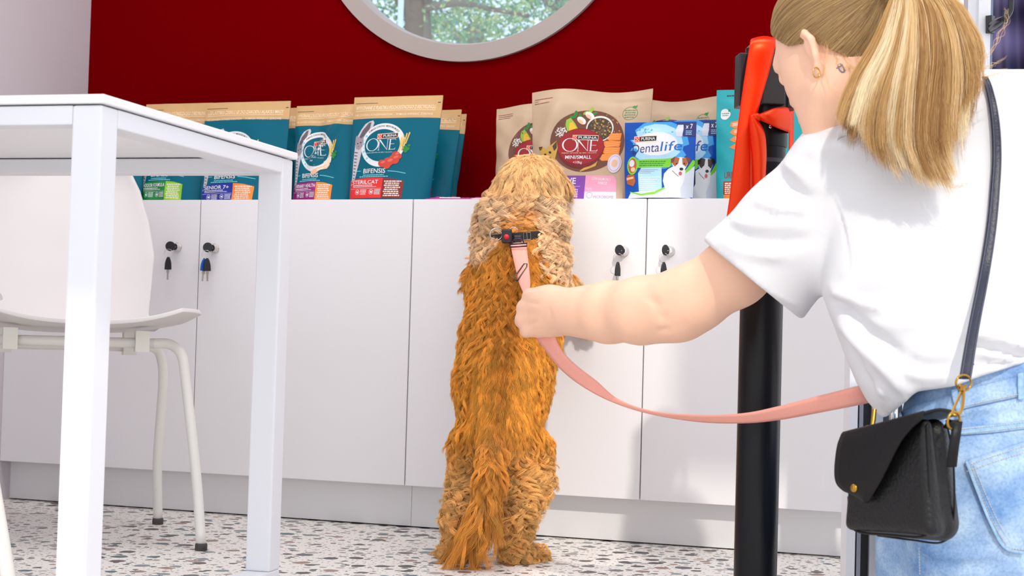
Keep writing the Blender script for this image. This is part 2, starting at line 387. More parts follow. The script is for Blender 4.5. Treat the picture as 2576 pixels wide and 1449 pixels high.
slab('sun_blocker', [b0, (b0[0]+1.0, b0[1]), (b1[0]+.7, b1[1]), b1], ZT, ZT+.08, mat('blocker_surface', (228, 228, 230), .7))  # second added slab, ends the sun patch on the right doors
# door frame at the right end of the cabinets
def post_px(mb, x0, x1, y, d, dep, z1=2.3, zlow=0.0):
    a, b = P(x0, y, d), P(x1, y, d); u = (b-a); u[2] = 0; L_ = np.linalg.norm(u); u /= L_; v = np.array([-u[1], u[0], 0])
    q = [a, b, b+v*dep, a+v*dep]; V = [(p[0], p[1], z) for z in (zlow, z1) for p in q]
    mb.add(V, [(3, 2, 1, 0), (4, 5, 6, 7), (0, 1, 5, 4), (1, 2, 6, 5), (2, 3, 7, 6), (3, 0, 4, 7)]); return mb
d1 = st(empty('door_1', (0, 0, 0)))
post_px(MB(), 2128, 2150, 1420, 2.95, .05).build('door_frame', M_metal_w, d1)
post_px(MB(), 2154, 2164, 1420, 2.95, .05).build('frame_strip', mat('grey profile', (150, 152, 160), .4, .4), d1)
mb_ = post_px(MB(), 2150, 2154, 1420, 2.96, .04); post_px(mb_, 2164, 2186, 1420, 2.96, .04).build('gasket', mat('black gasket', (22, 22, 28), .5), d1)
post_px(MB(), 2186, 2214, 1420, 2.95, .05).build('frame_post', mat('satin aluminium', (196, 198, 204), .35, .5), d1)
mb_ = post_px(MB(), 2214, 2262, 1420, 2.97, .05); mb_.build('door_edge', mat('dark door edge', (60, 62, 72), .5), d1)
hp = P(2240, 1420, 2.93); hg = MB()
for k in range(14):
    z = .03+k*.031; hg.lathe([(.0075, z), (.0082, z+.001), (.0082, z+.028), (.0075, z+.029)], 16, (hp[0], hp[1], 0))
smooth_angle(hg.build('hinge', M_chrome, d1))
# open door leaf further right with its black handle
d2 = st(empty('door_2', (0, 0, 0)))
post_px(MB(), 2434, 2458, 100, 3.0, .03).build('door_stile', M_metal_w, d2)
post_px(MB(), 2461, 2491, 100, 2.98, .04).build('door_frame', M_metal_w, d2)
post_px(MB(), 2491, 2497, 100, 2.99, .04).build('door_edge', mat('blue grey edge', (120, 132, 156), .4), d2)
hd = MB()
hb = [P(2489, 63, 2.985), P(2512, 52, 2.90), P(2528, 46, 2.87), P(2541, 28, 2.87), P(2543, 10, 2.87), P(2545, -60, 2.87), P(2546, -200, 2.87)]
hd.tube(catmull(hb, 30), .0055, 12); hd.obar(P(2491, 40, 2.977), P(2491, 84, 2.977), .012, .014); hd.tube([P(2490, 75, 2.98), P(2510, 62, 2.91), P(2526, 50, 2.87)], [.006, .007, .005])
smooth_angle(hd.build('door_handle', mat('black handle', (24, 26, 34), .3), d2))
# ================================================================ cabinets
SE = [-2.531, -1.980, -1.423, -0.8675, -0.312]
def lockset(parent, x, z, key_side):
    c = MB().lathe([(.0095, 0), (.0118, -.001), (.0118, -.003), (.0100, -.0055), (.0088, -.012), (.0080, -.0135), (.0062, -.0138), (.0060, -.0125), (0.0001, -.0125)], 32, (x, 0, z), (0, 1, 0))
    c.V = [(v[0], v[1], v[2]) for v in c.V]
    o = smooth_angle(c.build('lock', M_chrome, parent, world=True), 30); return o
LOCKS = [(447, 622), (541, 625), (1570, 632), (1685, 632)]
LP = [PY(x, y, 0) for x, y in LOCKS]
def cabinet(i0, label, li):
    x0, x1 = SE[i0], SE[i0+2]; t = empty('cabinet', ((x0+x1)/2, .15, 0), label=label, cat='cabinet', group='white two-door cabinets along the red wall')
    b = MB().box((x0+.001, .019, HP), (x0+.019, YW-.006, HC)).box((x1-.019, .019, HP), (x1-.001, YW-.006, HC)).box((x0+.019, .019, HP), (x1-.019, YW-.006, HP+.018)).box((x0+.019, .0185, HC-.018), (x1-.019, YW-.006, HC)).box((x0+.019, YW-.012, HP+.018), (x1-.019, YW-.006, HC-.018)).box((x0+.019, .03, .42), (x1-.019, YW-.02, .438))
    b.build('body', M_white, t, world=True)
    MB().box((x0+.0005, .045, 0.003), (x1-.0005, .061, HP-.001)).build('plinth', M_plinth, t, world=True)
    for k in (0, 1):
        a, b_ = SE[i0+k], SE[i0+k+1]
        dr = bevel(MB().box((a+.0013, 0, HP+.001), (b_-.0013, .018, HC)).build('door', M_white, t, world=True), .0008, 2)
        p = LP[li+k]; lockset(dr, p[0], p[2], 0)
    return t
cabinet(0, 'white two-door cabinet beside the left wall, behind the chair and table', 0)
cabinet(2, 'white two-door cabinet that the dog leans on, sunlight across its doors', 2)
def key_set(i, label, blades, twist, head=True):
    p = LP[i]; t = empty('key_ring', (p[0], 0, p[2]), label=label, cat='keys', group='keys hanging in the cabinet locks')
    R_ = .011
    hx, hy = -.006 if i < 2 else -.004, -.024
    hk = empty('key', (0, 0, 0)); hk.parent = t
    tw = Matrix.Rotation(twist, 3, 'Z')
    hh = MB(); n = 24
    V = [tw @ Vector((.0118*math.cos(2*math.pi*k/n), s_*.0016, .0118*math.sin(2*math.pi*k/n))) + Vector((hx, hy, 0.001)) for s_ in (-1, 1) for k in range(n)]
    hh.add(V, [tuple(range(n)), tuple(range(n, 2*n))]+[(k, (k+1) % n, n+(k+1) % n, n+k) for k in range(n)])
    bevel(hh.build('key_head', M_black, hk), .0008, 3); 
    MB().obar((hx*.9, hy+.002, 0), (0, -.010, 0), .0075, .0022).build('key_blade', M_steel, hk)
    rc = Vector((hx-.002, hy-.003, -.0165)); rg = MB()
    rg.tube([rc+Vector((.0098*math.cos(a), .0030*math.cos(a), .0102*math.sin(a))) for a in np.linspace(0, 2*math.pi, 33)[:-1]], .0006, 6, closed=True)
    rg.build('split_ring', M_chrome, t, smooth=True)
    for j, (dx, rz, mc) in enumerate(blades):
        k2 = empty('hanging_key', (rc.x+dx, rc.y, rc.z-.0095)); k2.rotation_euler = (0, math.radians(rz[0]), math.radians(rz[1])); k2.parent = t
        prof = [(-.0026, .001), (.0026, .001), (.0058, -.005), (.0085, -.014), (.0092, -.030), (-.0092, -.030), (-.0085, -.014), (-.0058, -.005)]
        m_ = len(prof); V = [(x*1., s_*.0018, z) for s_ in (-1, 1) for x, z in prof]
        o = MB().add(V, [tuple(range(m_)), tuple(range(m_, 2*m_))]+[(a, (a+1) % m_, m_+(a+1) % m_, m_+a) for a in range(m_)]).build('key_head', mc, k2); bevel(o, .0012, 3)
        bl = [(-.0035, -.030), (.0035, -.030), (.0035, -.037), (.0018, -.038), (.0022, -.041), (.0012, -.043), (.0022, -.046), (.0015, -.049), (.0018, -.0545), (-.0018, -.0545), (-.0018, -.038), (-.0035, -.037)]
        m_ = len(bl); V = [(x, s_*.0009, z) for s_ in (-1, 1) for x, z in bl]
        MB().add(V, [tuple(range(m_)), tuple(range(m_, 2*m_))]+[(a, (a+1) % m_, m_+(a+1) % m_, m_+a) for a in range(m_)]).build('key_blade', M_steel, k2)
    return t
M_bluep = mat('blue key plastic', (20, 82, 178), .4)
key_set(0, 'single black-headed key hanging below the lock of the leftmost door with a lock', [(-.0005, (0, 0), M_black)], .35)
key_set(1, 'pair of hanging keys, one blue and one black, in the second lock from the left', [(-.004, (4, 62), M_bluep), (.003, (-3, 58), M_black)], .35)
key_set(2, 'black key seen edge-on in the sunlit lock nearest the dog', [(0, (0, 68), M_black)], .9)
key_set(3, 'black key in the rightmost lock, its tip hidden behind the forearm', [(0, (0, 60), M_black)], 1.2)
# ================================================================ printed pouches
_TX = {}
def text2d(s, bold=0.0, sx=1.0, shear=0.0, space=1.0):
    """letters as flat triangles, cap height 1, starting at x = 0"""
    key = (s, bold, sx, shear, space)
    if key in _TX: return _TX[key]
    c = bpy.data.curves.new('letters', 'FONT'); c.body = s; c.size = 1; c.offset = bold; c.shear = shear; c.space_character = space; c.resolution_u = 3; c.fill_mode = 'FRONT'
    o = bpy.data.objects.new('letters', c); COL.objects.link(o); bpy.context.view_layer.update()
    me = o.to_mesh(); V = np.array([v.co[:2] for v in me.vertices]) if len(me.vertices) else np.zeros((1, 2)); Fc = [tuple(p.vertices) for p in me.polygons]
    o.to_mesh_clear(); bpy.data.objects.remove(o); bpy.data.curves.remove(c)
    V = V/.69; V[:, 0] -= V[:, 0].min(); V[:, 0] *= sx; _TX[key] = (V, Fc, V[:, 0].max()); return _TX[key]
class Art:
    """flat artwork in picture units (x right, y down), grouped by layer and colour"""
    def __init__(s): s.L = []
    def shift(s, dy): s.L = [(q[0]+np.array([0., dy]),)+q[1:] for q in s.L]; return s
    def poly(s, pts, m, lay=1): s.L.append((np.array(pts, float), [tuple(range(len(pts)))], m, lay, True)); return s
    def ell(s, cx, cy, rx, ry, m, lay=1, a0=0, n=36, rot=0):
        t = np.linspace(0, 2*math.pi, n, endpoint=False); x, y = rx*np.cos(t), ry*np.sin(t); c, q = math.cos(rot), math.sin(rot)
        return s.poly(np.c_[cx+x*c-y*q, cy+x*q+y*c], m, lay)
    def ring(s, cx, cy, rx, ry, ix, iy, m, lay=1, n=48, dx=0, dy=0):
        t = np.linspace(0, 2*math.pi, n, endpoint=False)
        V = np.r_[np.c_[cx+rx*np.cos(t), cy+ry*np.sin(t)], np.c_[cx+dx+ix*np.cos(t), cy+dy+iy*np.sin(t)]]
        s.L.append((V, [(k, (k+1) % n, n+(k+1) % n, n+k) for k in range(n)], m, lay, False)); return s
    def rect(s, x0, y0, x1, y1, m, lay=1, dy=0): return s.poly([(x0, y0), (x1, y0+dy), (x1, y1+dy), (x0, y1)], m, lay)
    def line(s, pts, w, m, lay=2):
        p = np.array(pts, float); d = np.gradient(p, axis=0); nn = np.c_[-d[:, 1], d[:, 0]]; nn /= np.linalg.norm(nn, axis=1)[:, None]+1e-9
        ww = (np.array(w) if hasattr(w, '__len__') else np.full(len(p), w))[:, None]/2
        V = np.r_[p+nn*ww, p-nn*ww]; n = len(p)
        s.L.append((V, [(k, k+1, n+k+1, n+k) for k in range(n-1)], m, lay, False)); return s
    def text(s, t, x0, y1, x1, h, m, lay=3, bold=0.0, shear=0.0, dy=0.0, space=1.0):
        """baseline y1, cap height h, fitted to the span x0..x1"""
        V, Fc, w = text2d(t, bold, 1.0, shear, space); X = x0+V[:, 0]*(x1-x0)/w
        s.L.append((np.c_[X, y1-V[:, 1]*h+dy*(X-x0)], Fc, m, lay, False)); return s
    def arc(s, t, cx, cy, rx, ry, a0, a1, h, m, lay=3, bold=0.003):
        V, Fc, w = text2d(t, bold); a = np.radians(a0+(a1-a0)*V[:, 0]/w); r = V[:, 1]*h
        s.L.append((np.c_[cx+(rx+r)*np.cos(a), cy+(ry+r)*np.sin(a)], Fc, m, lay, False)); return s
    def small(s, x0, y, x1, h, m, lay=3, seed=0):
        """a line of lettering too fine to read: rows of little word-length dashes"""
        g = random.Random(seed); x = x0
        while x < x1-1:
            w = min(g.uniform(2.2, 7)*h/2, x1-x); s.rect(x, y-h, x+w, y, m, lay); x += w+h*.5
        return s
def pouch_shape(w, h, t, taper=0.0, tr=0.0, lean=0.0, wr=0.004, seed=0, top_t=.004, crease=(), bend=0.0, wav=0.0):
    g = np.random.default_rng(seed); ph = g.random((7, 4))*6.28; am = g.random(7)
    def Sf(u, v, side=-1, off=0.0):
        """u -1..1 across, v 0..1 up; side -1 front, 1 back"""
        u = np.asarray(u, float); v = np.asarray(v, float)
        hw = w/2*(1-taper*(1-v)**1.5)
        x = u*hw-tr*(1-v)*w*.5
        th = top_t+(t-top_t)*np.clip(1-v, 0, 1)**.75*np.clip(1-np.abs(v-.0)*.0, 0, 1)
        th = th*np.where(v > .86, 1-.9*(v-.86)/.14, 1)
        prof = np.clip(1-np.abs(u)**2.6, 0, 1)**.75
        y = side*(th/2*prof+.0012)
        wv = 0
        for i in range(7):
            wv = wv+am[i]*np.sin((2+i)*1.3*u+ph[i, 0]+(1.5+i)*v*2.2+ph[i, 1])*np.sin(3.1*v*(1+.5*i)+ph[i, 2]*u*.6+ph[i, 3])/(1+.5*i)
        y = y+wv*wr*(1-.6*(v > .9))
        for cu, cv, du, dv, a_, s_ in crease:
            nx, ny = -dv, du; L = math.hypot(nx, ny); q = ((u-cu)*nx+(v-cv)*ny*2)/L; al = ((u-cu)*du+(v-cv)*dv*2)/L
            y = y+a_*np.exp(-(q/s_)**2)*np.exp(-(al/.8)**4)
        z = v*h+wav*np.sin(u*3.4+seed)*v**3
        y = y+bend*(v**2)
        y = y+side*off
        c, s_ = math.cos(lean), math.sin(lean)
        return np.stack(np.broadcast_arrays(x, y*c+z*s_, z*c-y*s_), -1)
    return Sf
def pouch_mesh(name, Sf, m, parent, v0=0.0, v1=1.0, nu=40, nv=44, extra=0.0):
    u = np.sin(np.linspace(-math.pi/2, math.pi/2, nu+1)); v = np.linspace(v0, v1, nv+1)
    Uu, Vv = np.meshgrid(u, v); A = Sf(Uu, Vv, -1, extra).reshape(-1, 3); B = Sf(Uu, Vv, 1, extra).reshape(-1, 3)
    n = len(A); W = nu+1; Fc = []
    for i in range(nv):
        for k in range(nu):
            a = i*W+k; Fc += [(a, a+1, a+W+1, a+W), (n+a, n+a+W, n+a+W+1, n+a+1)]
    for i in range(nv): Fc += [(i*W, (i+1)*W, n+(i+1)*W, n+i*W), (i*W+nu, n+i*W+nu, n+(i+1)*W+nu, (i+1)*W+nu)]
    for k in range(nu): Fc += [(k, n+k, n+k+1, k+1), (nv*W+k, nv*W+k+1, n+nv*W+k+1, n+nv*W+k)]
    return smooth_angle(fixn(mk(name, np.r_[A, B], Fc, m, parent)), 60)
def art_mesh(name, art, Sf, W, H, parent, kx=1.0, lift=.0006, x0=0.0):
    """lay artwork (W x H picture units) on the pouch front"""
    V, Fc, Mi, mats = [], [], [], []
    for P2, F2, m, lay, sub in art.L:
        if m not in mats: mats.append(m)
        bm = bmesh.new(); vs = [bm.verts.new((p[0], p[1], 0)) for p in P2]
        for f in F2:
            try: bm.faces.new([vs[i] for i in f])
            except ValueError: pass
        mx = max(np.ptp(P2[:, 0]), np.ptp(P2[:, 1])); lim = W*.045
        if mx > lim:
            bmesh.ops.triangulate(bm, faces=bm.faces)
            for _ in range(5):
                es = [e for e in bm.edges if e.calc_length() > lim]
                if not es: break
                bmesh.ops.subdivide_edges(bm, edges=es, cuts=1); bmesh.ops.triangulate(bm, faces=[f for f in bm.faces if len(f.verts) > 4])
        bm.verts.index_update(); Q = np.array([v.co[:2] for v in bm.verts]); n = len(V)
        u = np.clip((Q[:, 0]-x0)/W*2-1, -1, 1); v = np.clip(1-Q[:, 1]/H, 0, 1)
        V += Sf(u, v, -1, lift*lay).tolist(); mi = mats.index(m)
        for f in bm.faces: Fc.append([n+q.index for q in f.verts]); Mi.append(mi)
        bm.free()
    V = np.array(V)
    Fl = []
    for f in Fc:      # faces look out of the front
        a, b, c = V[f[0]], V[f[1]], V[f[2]]; Fl.append(f if np.cross(b-a, c-a)[1] < 0 else f[::-1])
    return mk(name, V, Fl, mats, parent, False, Mi)
def C_(n, *rgb, rough=.35): return mat(n, rgb, rough)
K_teal = mat('teal film', (0, 98, 120), .36, spec=.18); K_kraft = mat('kraft paper', (208, 168, 114), .5, noise=.05, scale=60)
K_wh = C_('print white', 230, 232, 234); K_cy = C_('print cyan', 120, 214, 226); K_navy = C_('print navy', 24, 44, 120); K_blk = C_('print black', 26, 22, 26)
K_red = C_('print red', 228, 42, 36); K_dred = C_('print dark red', 132, 26, 26); K_green = C_('print green', 10, 128, 58); K_lime = C_('print lime', 140, 200, 30)
K_blue = C_('print blue', 18, 38, 150); K_or = C_('print orange', 244, 138, 40); K_mag = C_('print magenta', 142, 20, 112); K_pale = C_('print pale blue', 196, 230, 236)
K_grey = C_('cat fur print', 158, 150, 158); K_dgrey = C_('cat stripe print', 98, 90, 102); K_lgrey = C_('cat light print', 204, 198, 204)
K_yel = C_('fries print', 236, 196, 92); K_leaf = C_('parsley print', 30, 132, 50); K_meat = C_('meat print', 206, 62, 46); K_meat2 = C_('meat light print', 226, 104, 78)
K_chk = C_('chicken print', 236, 190, 158); K_chk2 = C_('chicken light print', 248, 220, 198); K_ink = C_('dark ink', 60, 44, 34); K_kw = C_('pale ink', 250, 228, 196)
K_tan = mat('tan paper', (198, 170, 140), .5, noise=.04, scale=50); K_wood = C_('wood board print', 112, 62, 42); K_crim = C_('crimson print', 158, 8, 20); K_crim2 = C_('dark crimson print', 116, 6, 16)
K_pur = C_('purple print', 128, 66, 168); K_pink = C_('pink print', 238, 158, 186); K_lil = C_('lilac print', 226, 214, 232); K_ged = C_('green ink', 84, 134, 84)
K_kib = C_('kibble print', 112, 88, 62); K_kib2 = C_('kibble dark print', 70, 52, 38); K_corn = C_('corn print', 246, 186, 40); K_husk = C_('husk print', 150, 190, 60); K_sal = C_('salmon print', 244, 136, 48); K_sal2 = C_('salmon light print', 250, 184, 112)
K_whe = C_('wheat print', 206, 160, 62); K_rice = C_('rice print', 236, 232, 222); K_peach = C_('peach print', 236, 186, 150); K_sky = C_('sky blue print', 48, 150, 220)
def serif_one(A, x0, y0, x1, y1, m, lay, tilt=0.0):
    """the word ONE in a thin high-contrast serif face"""
    w, h = x1-x0, y1-y0; B = Art(); n = 40
    ow = w*.44; cx = x0+ow/2; cy = (y0+y1)/2; B.ring(cx, cy, ow/2, h*.52, ow/2-w*.042, h*.52-w*.014, m, lay, n)
    nx0, nx1 = x0+w*.43, x0+w*.73; t, T_ = w*.011, w*.045
    B.rect(nx0+w*.012, y0+h*.14, nx0+w*.012+t*1.2, y1, m, lay); B.rect(nx1-t*1.2, y0+h*.12, nx1, y1, m, lay)
    B.poly([(nx0-w*.01, y0+h*.12), (nx0+T_, y0+h*.12), (nx1, y1-h*.0), (nx1-w*.008, y1), (nx0+w*.02, y0+h*.22)], m, lay)
    B.rect(nx0-w*.02, y1-h*.025, nx0+w*.05, y1, m, lay); B.rect(nx0-w*.03, y0+h*.12, nx0+w*.03, y0+h*.145, m, lay); B.rect(nx1-w*.04, y0+h*.12, nx1+w*.03, y0+h*.145, m, lay)
    ex0, ex1 = x0+w*.79, x1; B.rect(ex0, y0+h*.12, ex0+w*.035, y1, m, lay); B.rect(ex0-w*.02, y1-h*.035, ex1-w*.01, y1, m, lay); B.rect(ex0-w*.02, y0+h*.12, ex1-w*.02, y0+h*.155, m, lay)
    B.rect(ex0, y0+h*.52, ex1-w*.05, y0+h*.55, m, lay); B.poly([(ex1-w*.035, y0+h*.12), (ex1-w*.015, y0+h*.12), (ex1-w*.02, y0+h*.26)], m, lay); B.poly([(ex1-w*.03, y1), (ex1, y1-h*.17), (ex1-w*.008, y1)], m, lay)
    for P2, F2, mm, l_, sb in B.L:
        P2[:, 1] -= tilt*(P2[:, 0]-x0); A.L.append((P2, F2, mm, l_, sb))
def purina(A, x0, y0, x1, y1, lay=3, tilt=0.0):
    B = Art(); h = y1-y0; B.rect(x0-h*.12, y0-h*.14, x1+h*.1, y1+h*.14, K_kw, lay); B.rect(x0, y0, x0+h*1.15, y1, K_red, lay+.4); B.rect(x0+h*1.15, y0, x1, y1, K_blk, lay+.4)
    q = h*.28; cx, cy = x0+h*.57, (y0+y1)/2
    for i in (-1, 0, 1):
        for j in (-1, 0, 1):
            if (i+j) % 2 == 0: B.rect(cx+(i-.42)*q, cy+(j-.42)*q, cx+(i+.42)*q, cy+(j+.42)*q, K_kw, lay+.8)
    B.text('PURINA', x0+h*1.45, y1-h*.2, x1-h*.25, h*.62, K_wh, lay+.8, bold=0.010)
    for P2, F2, mm, l_, sb in B.L: P2[:, 1] -= tilt*(P2[:, 0]-x0); A.L.append((P2, F2, mm, l_, sb))
def band_art(l1, l2):
    A = Art(); A.rect(5, 15.6, 62, 16.8, K_ink); A.rect(212, 16, 219, 18, K_ink); A.text(l1, 8, 32, 208, 9, K_kw, 1, bold=0.003); A.rect(8, 35, 208, 36, K_kw); A.text(l2, 8, 48, 204, 5, K_kw, 1, bold=0.003); return A
def cat_art(g=0):
    A = Art(); A.poly([(50, 62), (58, 60), (62, 66), (58, 82), (50, 94), (44, 104), (40, 112), (36, 130), (32, 155), (27, 178), (24, 196), (20, 214), (16, 224), (11, 220), (13, 190), (12, 160), (13, 135), (14, 112), (20, 96), (28, 82), (38, 68)], K_lgrey, .8)
    A.poly([(47, 66), (54, 64), (52, 78), (46, 92), (40, 104), (30, 108), (24, 100), (32, 84)], K_dgrey, 1)
    A.poly([(14, 100), (16, 96), (21, 104), (31, 104), (36, 98), (38, 110), (36, 124), (26, 132), (17, 128), (13, 114)], K_grey, 1.3)
    A.ell(21, 116, 2, 1.6, K_blk, 1.6, n=10); A.ell(30, 114, 2, 1.6, K_blk, 1.6, n=10); A.ell(24, 123, 1.2, 1, K_dred, 1.6, n=8)
    for k in range(10): A.poly([(14+k*.2, 136+k*8), (24-k*.4, 138+k*8), (24-k*.4, 140+k*8), (14+k*.2, 139+k*8)], K_dgrey, 1.2)
    return A
def emblem_art(txt):
    A = Art(); A.ell(90.5, 122, 57.5, 54, K_wh, 1.2, n=56); A.ell(89, 122.5, 46.5, 40, K_teal, 1.6, n=56)
    for k in range(8):
        a = math.radians(125+k*12); A.ell(90+51.5*math.cos(a), 122+47*math.sin(a), 3.4, 3.0, K_cy if k % 2 else K_pale, 1.5, n=12)
    A.arc(txt, 90, 122.2, 50, 45.5, 222, 318, 4.6, K_ink, 1.8); purina(A, 76, 96, 127, 106, 2.2, .06); serif_one(A, 47, 107, 125, 137, K_wh, 2.2, .05)
    A.text('Lepsze zdrowie na dzis i na jutro', 47, 142, 118, 2.6, K_wh, 2.2, shear=.2, dy=-.02); return A
def food_art(kind):
    A = Art()
    for x, y, a in ((136, 118, -.3), (139, 112, -.15), (144, 108, .1), (148, 106, .3), (141, 122, .0), (134, 126, .2)): A.poly([(x, y+14), (x+3, y+14), (x+6+a*12, y-14), (x+3+a*12, y-15)], K_yel if a else K_whe, 2)
    for x, y, r in ((150, 128, 5), (156, 132, 6), (152, 138, 5), (159, 124, 4), (148, 134, 4)): A.ell(x, y, r, r*.8, K_leaf, 2.2, n=9)
    c1, c2 = (K_meat, K_meat2) if kind else (K_chk, K_chk2)
    if kind:
        for x, y, r in ((96, 168, 11), (112, 164, 13), (108, 172, 11), (126, 158, 14), (130, 148, 12), (136, 150, 9)): A.ell(x, y, r, r*.78, c1, 2.3, n=14, rot=.4)
        for x, y, r in ((98, 165, 6), (116, 160, 7), (130, 152, 7), (132, 144, 5)): A.ell(x, y, r, r*.5, c2, 2.6, n=12, rot=-.3)
    else:
        A.poly([(78, 176), (100, 166), (122, 160), (140, 148), (142, 158), (134, 168), (112, 172), (96, 182), (82, 184)], c1, 2.3); A.poly([(120, 150), (136, 140), (146, 142), (144, 152), (130, 158), (122, 158)], c2, 2.4); A.poly([(100, 170), (124, 164), (138, 154), (138, 160), (122, 168), (104, 174)], c2, 2.6)
    return A
def panel_art(c1, c2, title, seed, extra='MINI'):
    A = Art(); A.text('BIFENSIS', 46, 191, 107, 11, K_wh, 1.5, bold=0.008); A.line([(24, 185), (38, 185)], 1.3, K_cy, 1); A.line([(113, 186), (135, 187.5), (160, 192)], 1.5, K_cy, 1)
    A.small(46, 196.5, 104, 2, K_cy, 1.3, seed); A.small(36, 200.5, 116, 2, K_cy, 1.3, seed+1)
    A.poly([(8, 208), (40, 203), (75, 202), (103, 203), (103, 252), (8, 252)], c1, 1); A.poly([(103, 203), (130, 205), (159, 211), (159, 254), (103, 252)], c2, 1)
    A.text(title, 16, 217, 16+min(84, 8.4*len(title)), 9, K_wh, 1.6, bold=0.010); A.small(18, 221.5, 76, 2, K_wh, 1.5, seed+2); A.small(18, 225, 88, 1.4, K_wh, 1.5, seed+3); A.rect(10, 228.5, 101, 229, K_wh, 1.5)
    for x in (33, 74): A.ring(x, 237, 6.2, 6.2, 5.4, 5.4, K_wh, 1.5, 20); A.poly([(x-3, 239), (x-2, 234), (x+2, 236), (x+4, 233), (x+3, 240)], K_wh, 1.5)
    for i in range(4): A.small(42, 233+i*3.4, 60, 1.6, K_wh, 1.5, seed+5+i); A.small(83, 233+i*3.4, 100, 1.6, K_wh, 1.5, seed+15+i)
    for i in range(8): A.small(108+(i*3) % 5, 213+i*5.0, 153-(i*5) % 7, 2.8, K_kw if i % 2 else K_wh, 1.5, seed+30+i)
    return A
TEAL_N = [0]
def teal_bag(px0, px1, pytop, Y, label, c1, c2, title, kind=1, prints=True, ry=0.0, taper=.05, tr=.0, t=.06, lean=.08, seed=0, wr=.0045, crease=(), roll=0.0, dy=0, seal=54, l1='WYKONANE Z PLASTIKU POCHODZACEGO Z RECYKLINGU'):
    pa, pb = PY(px0, 300, Y+lean*.2), PY(px1, 300, Y+lean*.2); w = math.hypot(*(pb-pa)[:2]); h = (PY((px0+px1)/2, pytop, Y+lean*.24)[2]-HC)/math.cos(lean)
    c = (pa+pb)/2; e = empty('pet_food_bag', (c[0], Y, HC+.0012), ry, label=label, cat='pet food bag', group='teal cat food bags on the cabinets')
    if roll: e.rotation_euler = (0, roll, ry)
    Sf = pouch_shape(w, h, t, taper, tr, lean, wr, seed, crease=crease); W, H = 222, 257
    pouch_mesh('pouch', Sf, K_teal, e, 0, 1-seal/H); pouch_mesh('paper_seal_strip', Sf, K_kraft, e, 1-(seal+1)/H, 1, nv=16, extra=.0003)
    a = art_mesh('seal_lettering', band_art(l1, 'NIE ZAWIERA KONSERWANTOW  -  POMAGA WSPIERAC ZDROWIE'), Sf, W, H, e)
    _am = lambda nm, A: art_mesh(nm, A.shift(dy), Sf, W, H, e)
    if prints:
        _am('cat_picture', cat_art()); _am('emblem', emblem_art('POMAGA CHRONIC MIKROBIOM JELIT')); _am('food_picture', food_art(kind))
        _am('flavour_panel', panel_art(c1, c2, title, seed*7+3))
    return e
teal_bag(262, 372, 300, .10, 'teal bag furthest left, mostly behind the chair back, blue and peach label corner', K_sky, K_peach, 'ADULT', 0, seed=11)
teal_bag(365, 533, 262, .125, 'teal bag with green INDOOR FORMULA label under the table edge', K_green, K_lime, 'INDOOR FORMULA', 0, seed=2, tr=-.02, t=.06)
teal_bag(515, 728, 258, .085, 'teal bag with dark blue SENIOR 7+ label seen through the table frame', K_blue, K_or, 'SENIOR 7+', 0, seed=3, t=.06, dy=10, seal=46, l1='USPLASTIKU ZEBRANE DO ZAKODU ALAKSU MASY')
teal_bag(620, 772, 274, .21, 'teal bag behind and right of the SENIOR bag, only its right strip showing', K_blue, K_or, 'SENIOR 7+', 0, seed=4, t=.05, wr=.005)
teal_bag(742, 908, 266, .10, 'teal bag with magenta label and bent emblem, right of the table corner', K_mag, K_or, 'URINARY HEALTH', 0, seed=5, dy=4, t=.06, wr=.004, ry=-.06, tr=-.03, crease=((.1, .62, .55, .6, -.012, .12), (-.35, .5, .3, 1, .007, .16)))
teal_bag(800, 926, 300, .23, 'teal bag in the dark gap behind the magenta and red labelled bags', K_mag, K_or, 'URINARY HEALTH', 0, seed=6, t=.05)
teal_bag(890, 1112, 244, .075, 'teal bag with bright red STERILCAT label, the frontmost cat food bag', K_red, K_dred, 'STERILCAT', 1, seed=7, t=.065, taper=.09, tr=.10, lean=.05, wr=.002)
teal_bag(1010, 1160, 279, .17, 'teal bag just behind the red labelled one, nearer of the two right-hand slivers', K_dred, K_dred, 'STERILCAT', 1, seed=8, t=.05, taper=.08, tr=.14)
teal_bag(1030, 1173, 290, .235, 'teal bag at the very back, rightmost sliver of the cat food row', K_teal, K_dred, 'STERILCAT', 1, seed=9, t=.05, taper=.08, tr=.14)
# ---- flat pink sachets between the two rows
def sachet(px0, px1, Y, label, rz):
    c = PY((px0+px1)/2, 497, Y); w = .11; e = empty('treat_sachet', (c[0], Y, HC+.0012), rz, label=label, cat='pet treat pack', group='pink packs lying on the cabinet')
    n = 24; V = []; g = random.Random(px0)
    for s_ in (0, 1):
        for i in range(n+1):
            for k in range(9):
                u, v = i/n*2-1, k/4-1; b = (1-abs(u)**3)*(1-abs(v)**3); V.append((u*w/2, v*.04, .0065*(b**.6)*(1 if s_ else .04)*(1+.25*math.sin(u*9+g.random()*.6))+.0006*s_+(.002*abs(math.sin(u*14)) if s_ else 0)))
    m_ = (n+1)*9; Fc = []
    for i in range(n):
        for k in range(8): a = i*9+k; Fc += [(a, a+1, a+10, a+9), (m_+a, m_+a+9, m_+a+10, m_+a+1)]
    for i in range(n): Fc += [(i*9, (i+1)*9, m_+(i+1)*9, m_+i*9), (i*9+8, m_+i*9+8, m_+(i+1)*9+8, (i+1)*9+8)]
    for k in range(8): Fc += [(k, m_+k, m_+k+1, k+1), (n*9+k, n*9+k+1, m_+n*9+k+1, m_+n*9+k)]
    fixn(mk('packet', V, Fc, mat('magenta foil', (176, 40, 130), .28), e)); MB().box((-w*.2, -.0412, .003), (w*.25, -.0402, .0052)).build('label_patch', K_wh, e)
    return e
sachet(1100, 1180, .06, 'flat magenta sachet lying just right of the teal bags', .12)
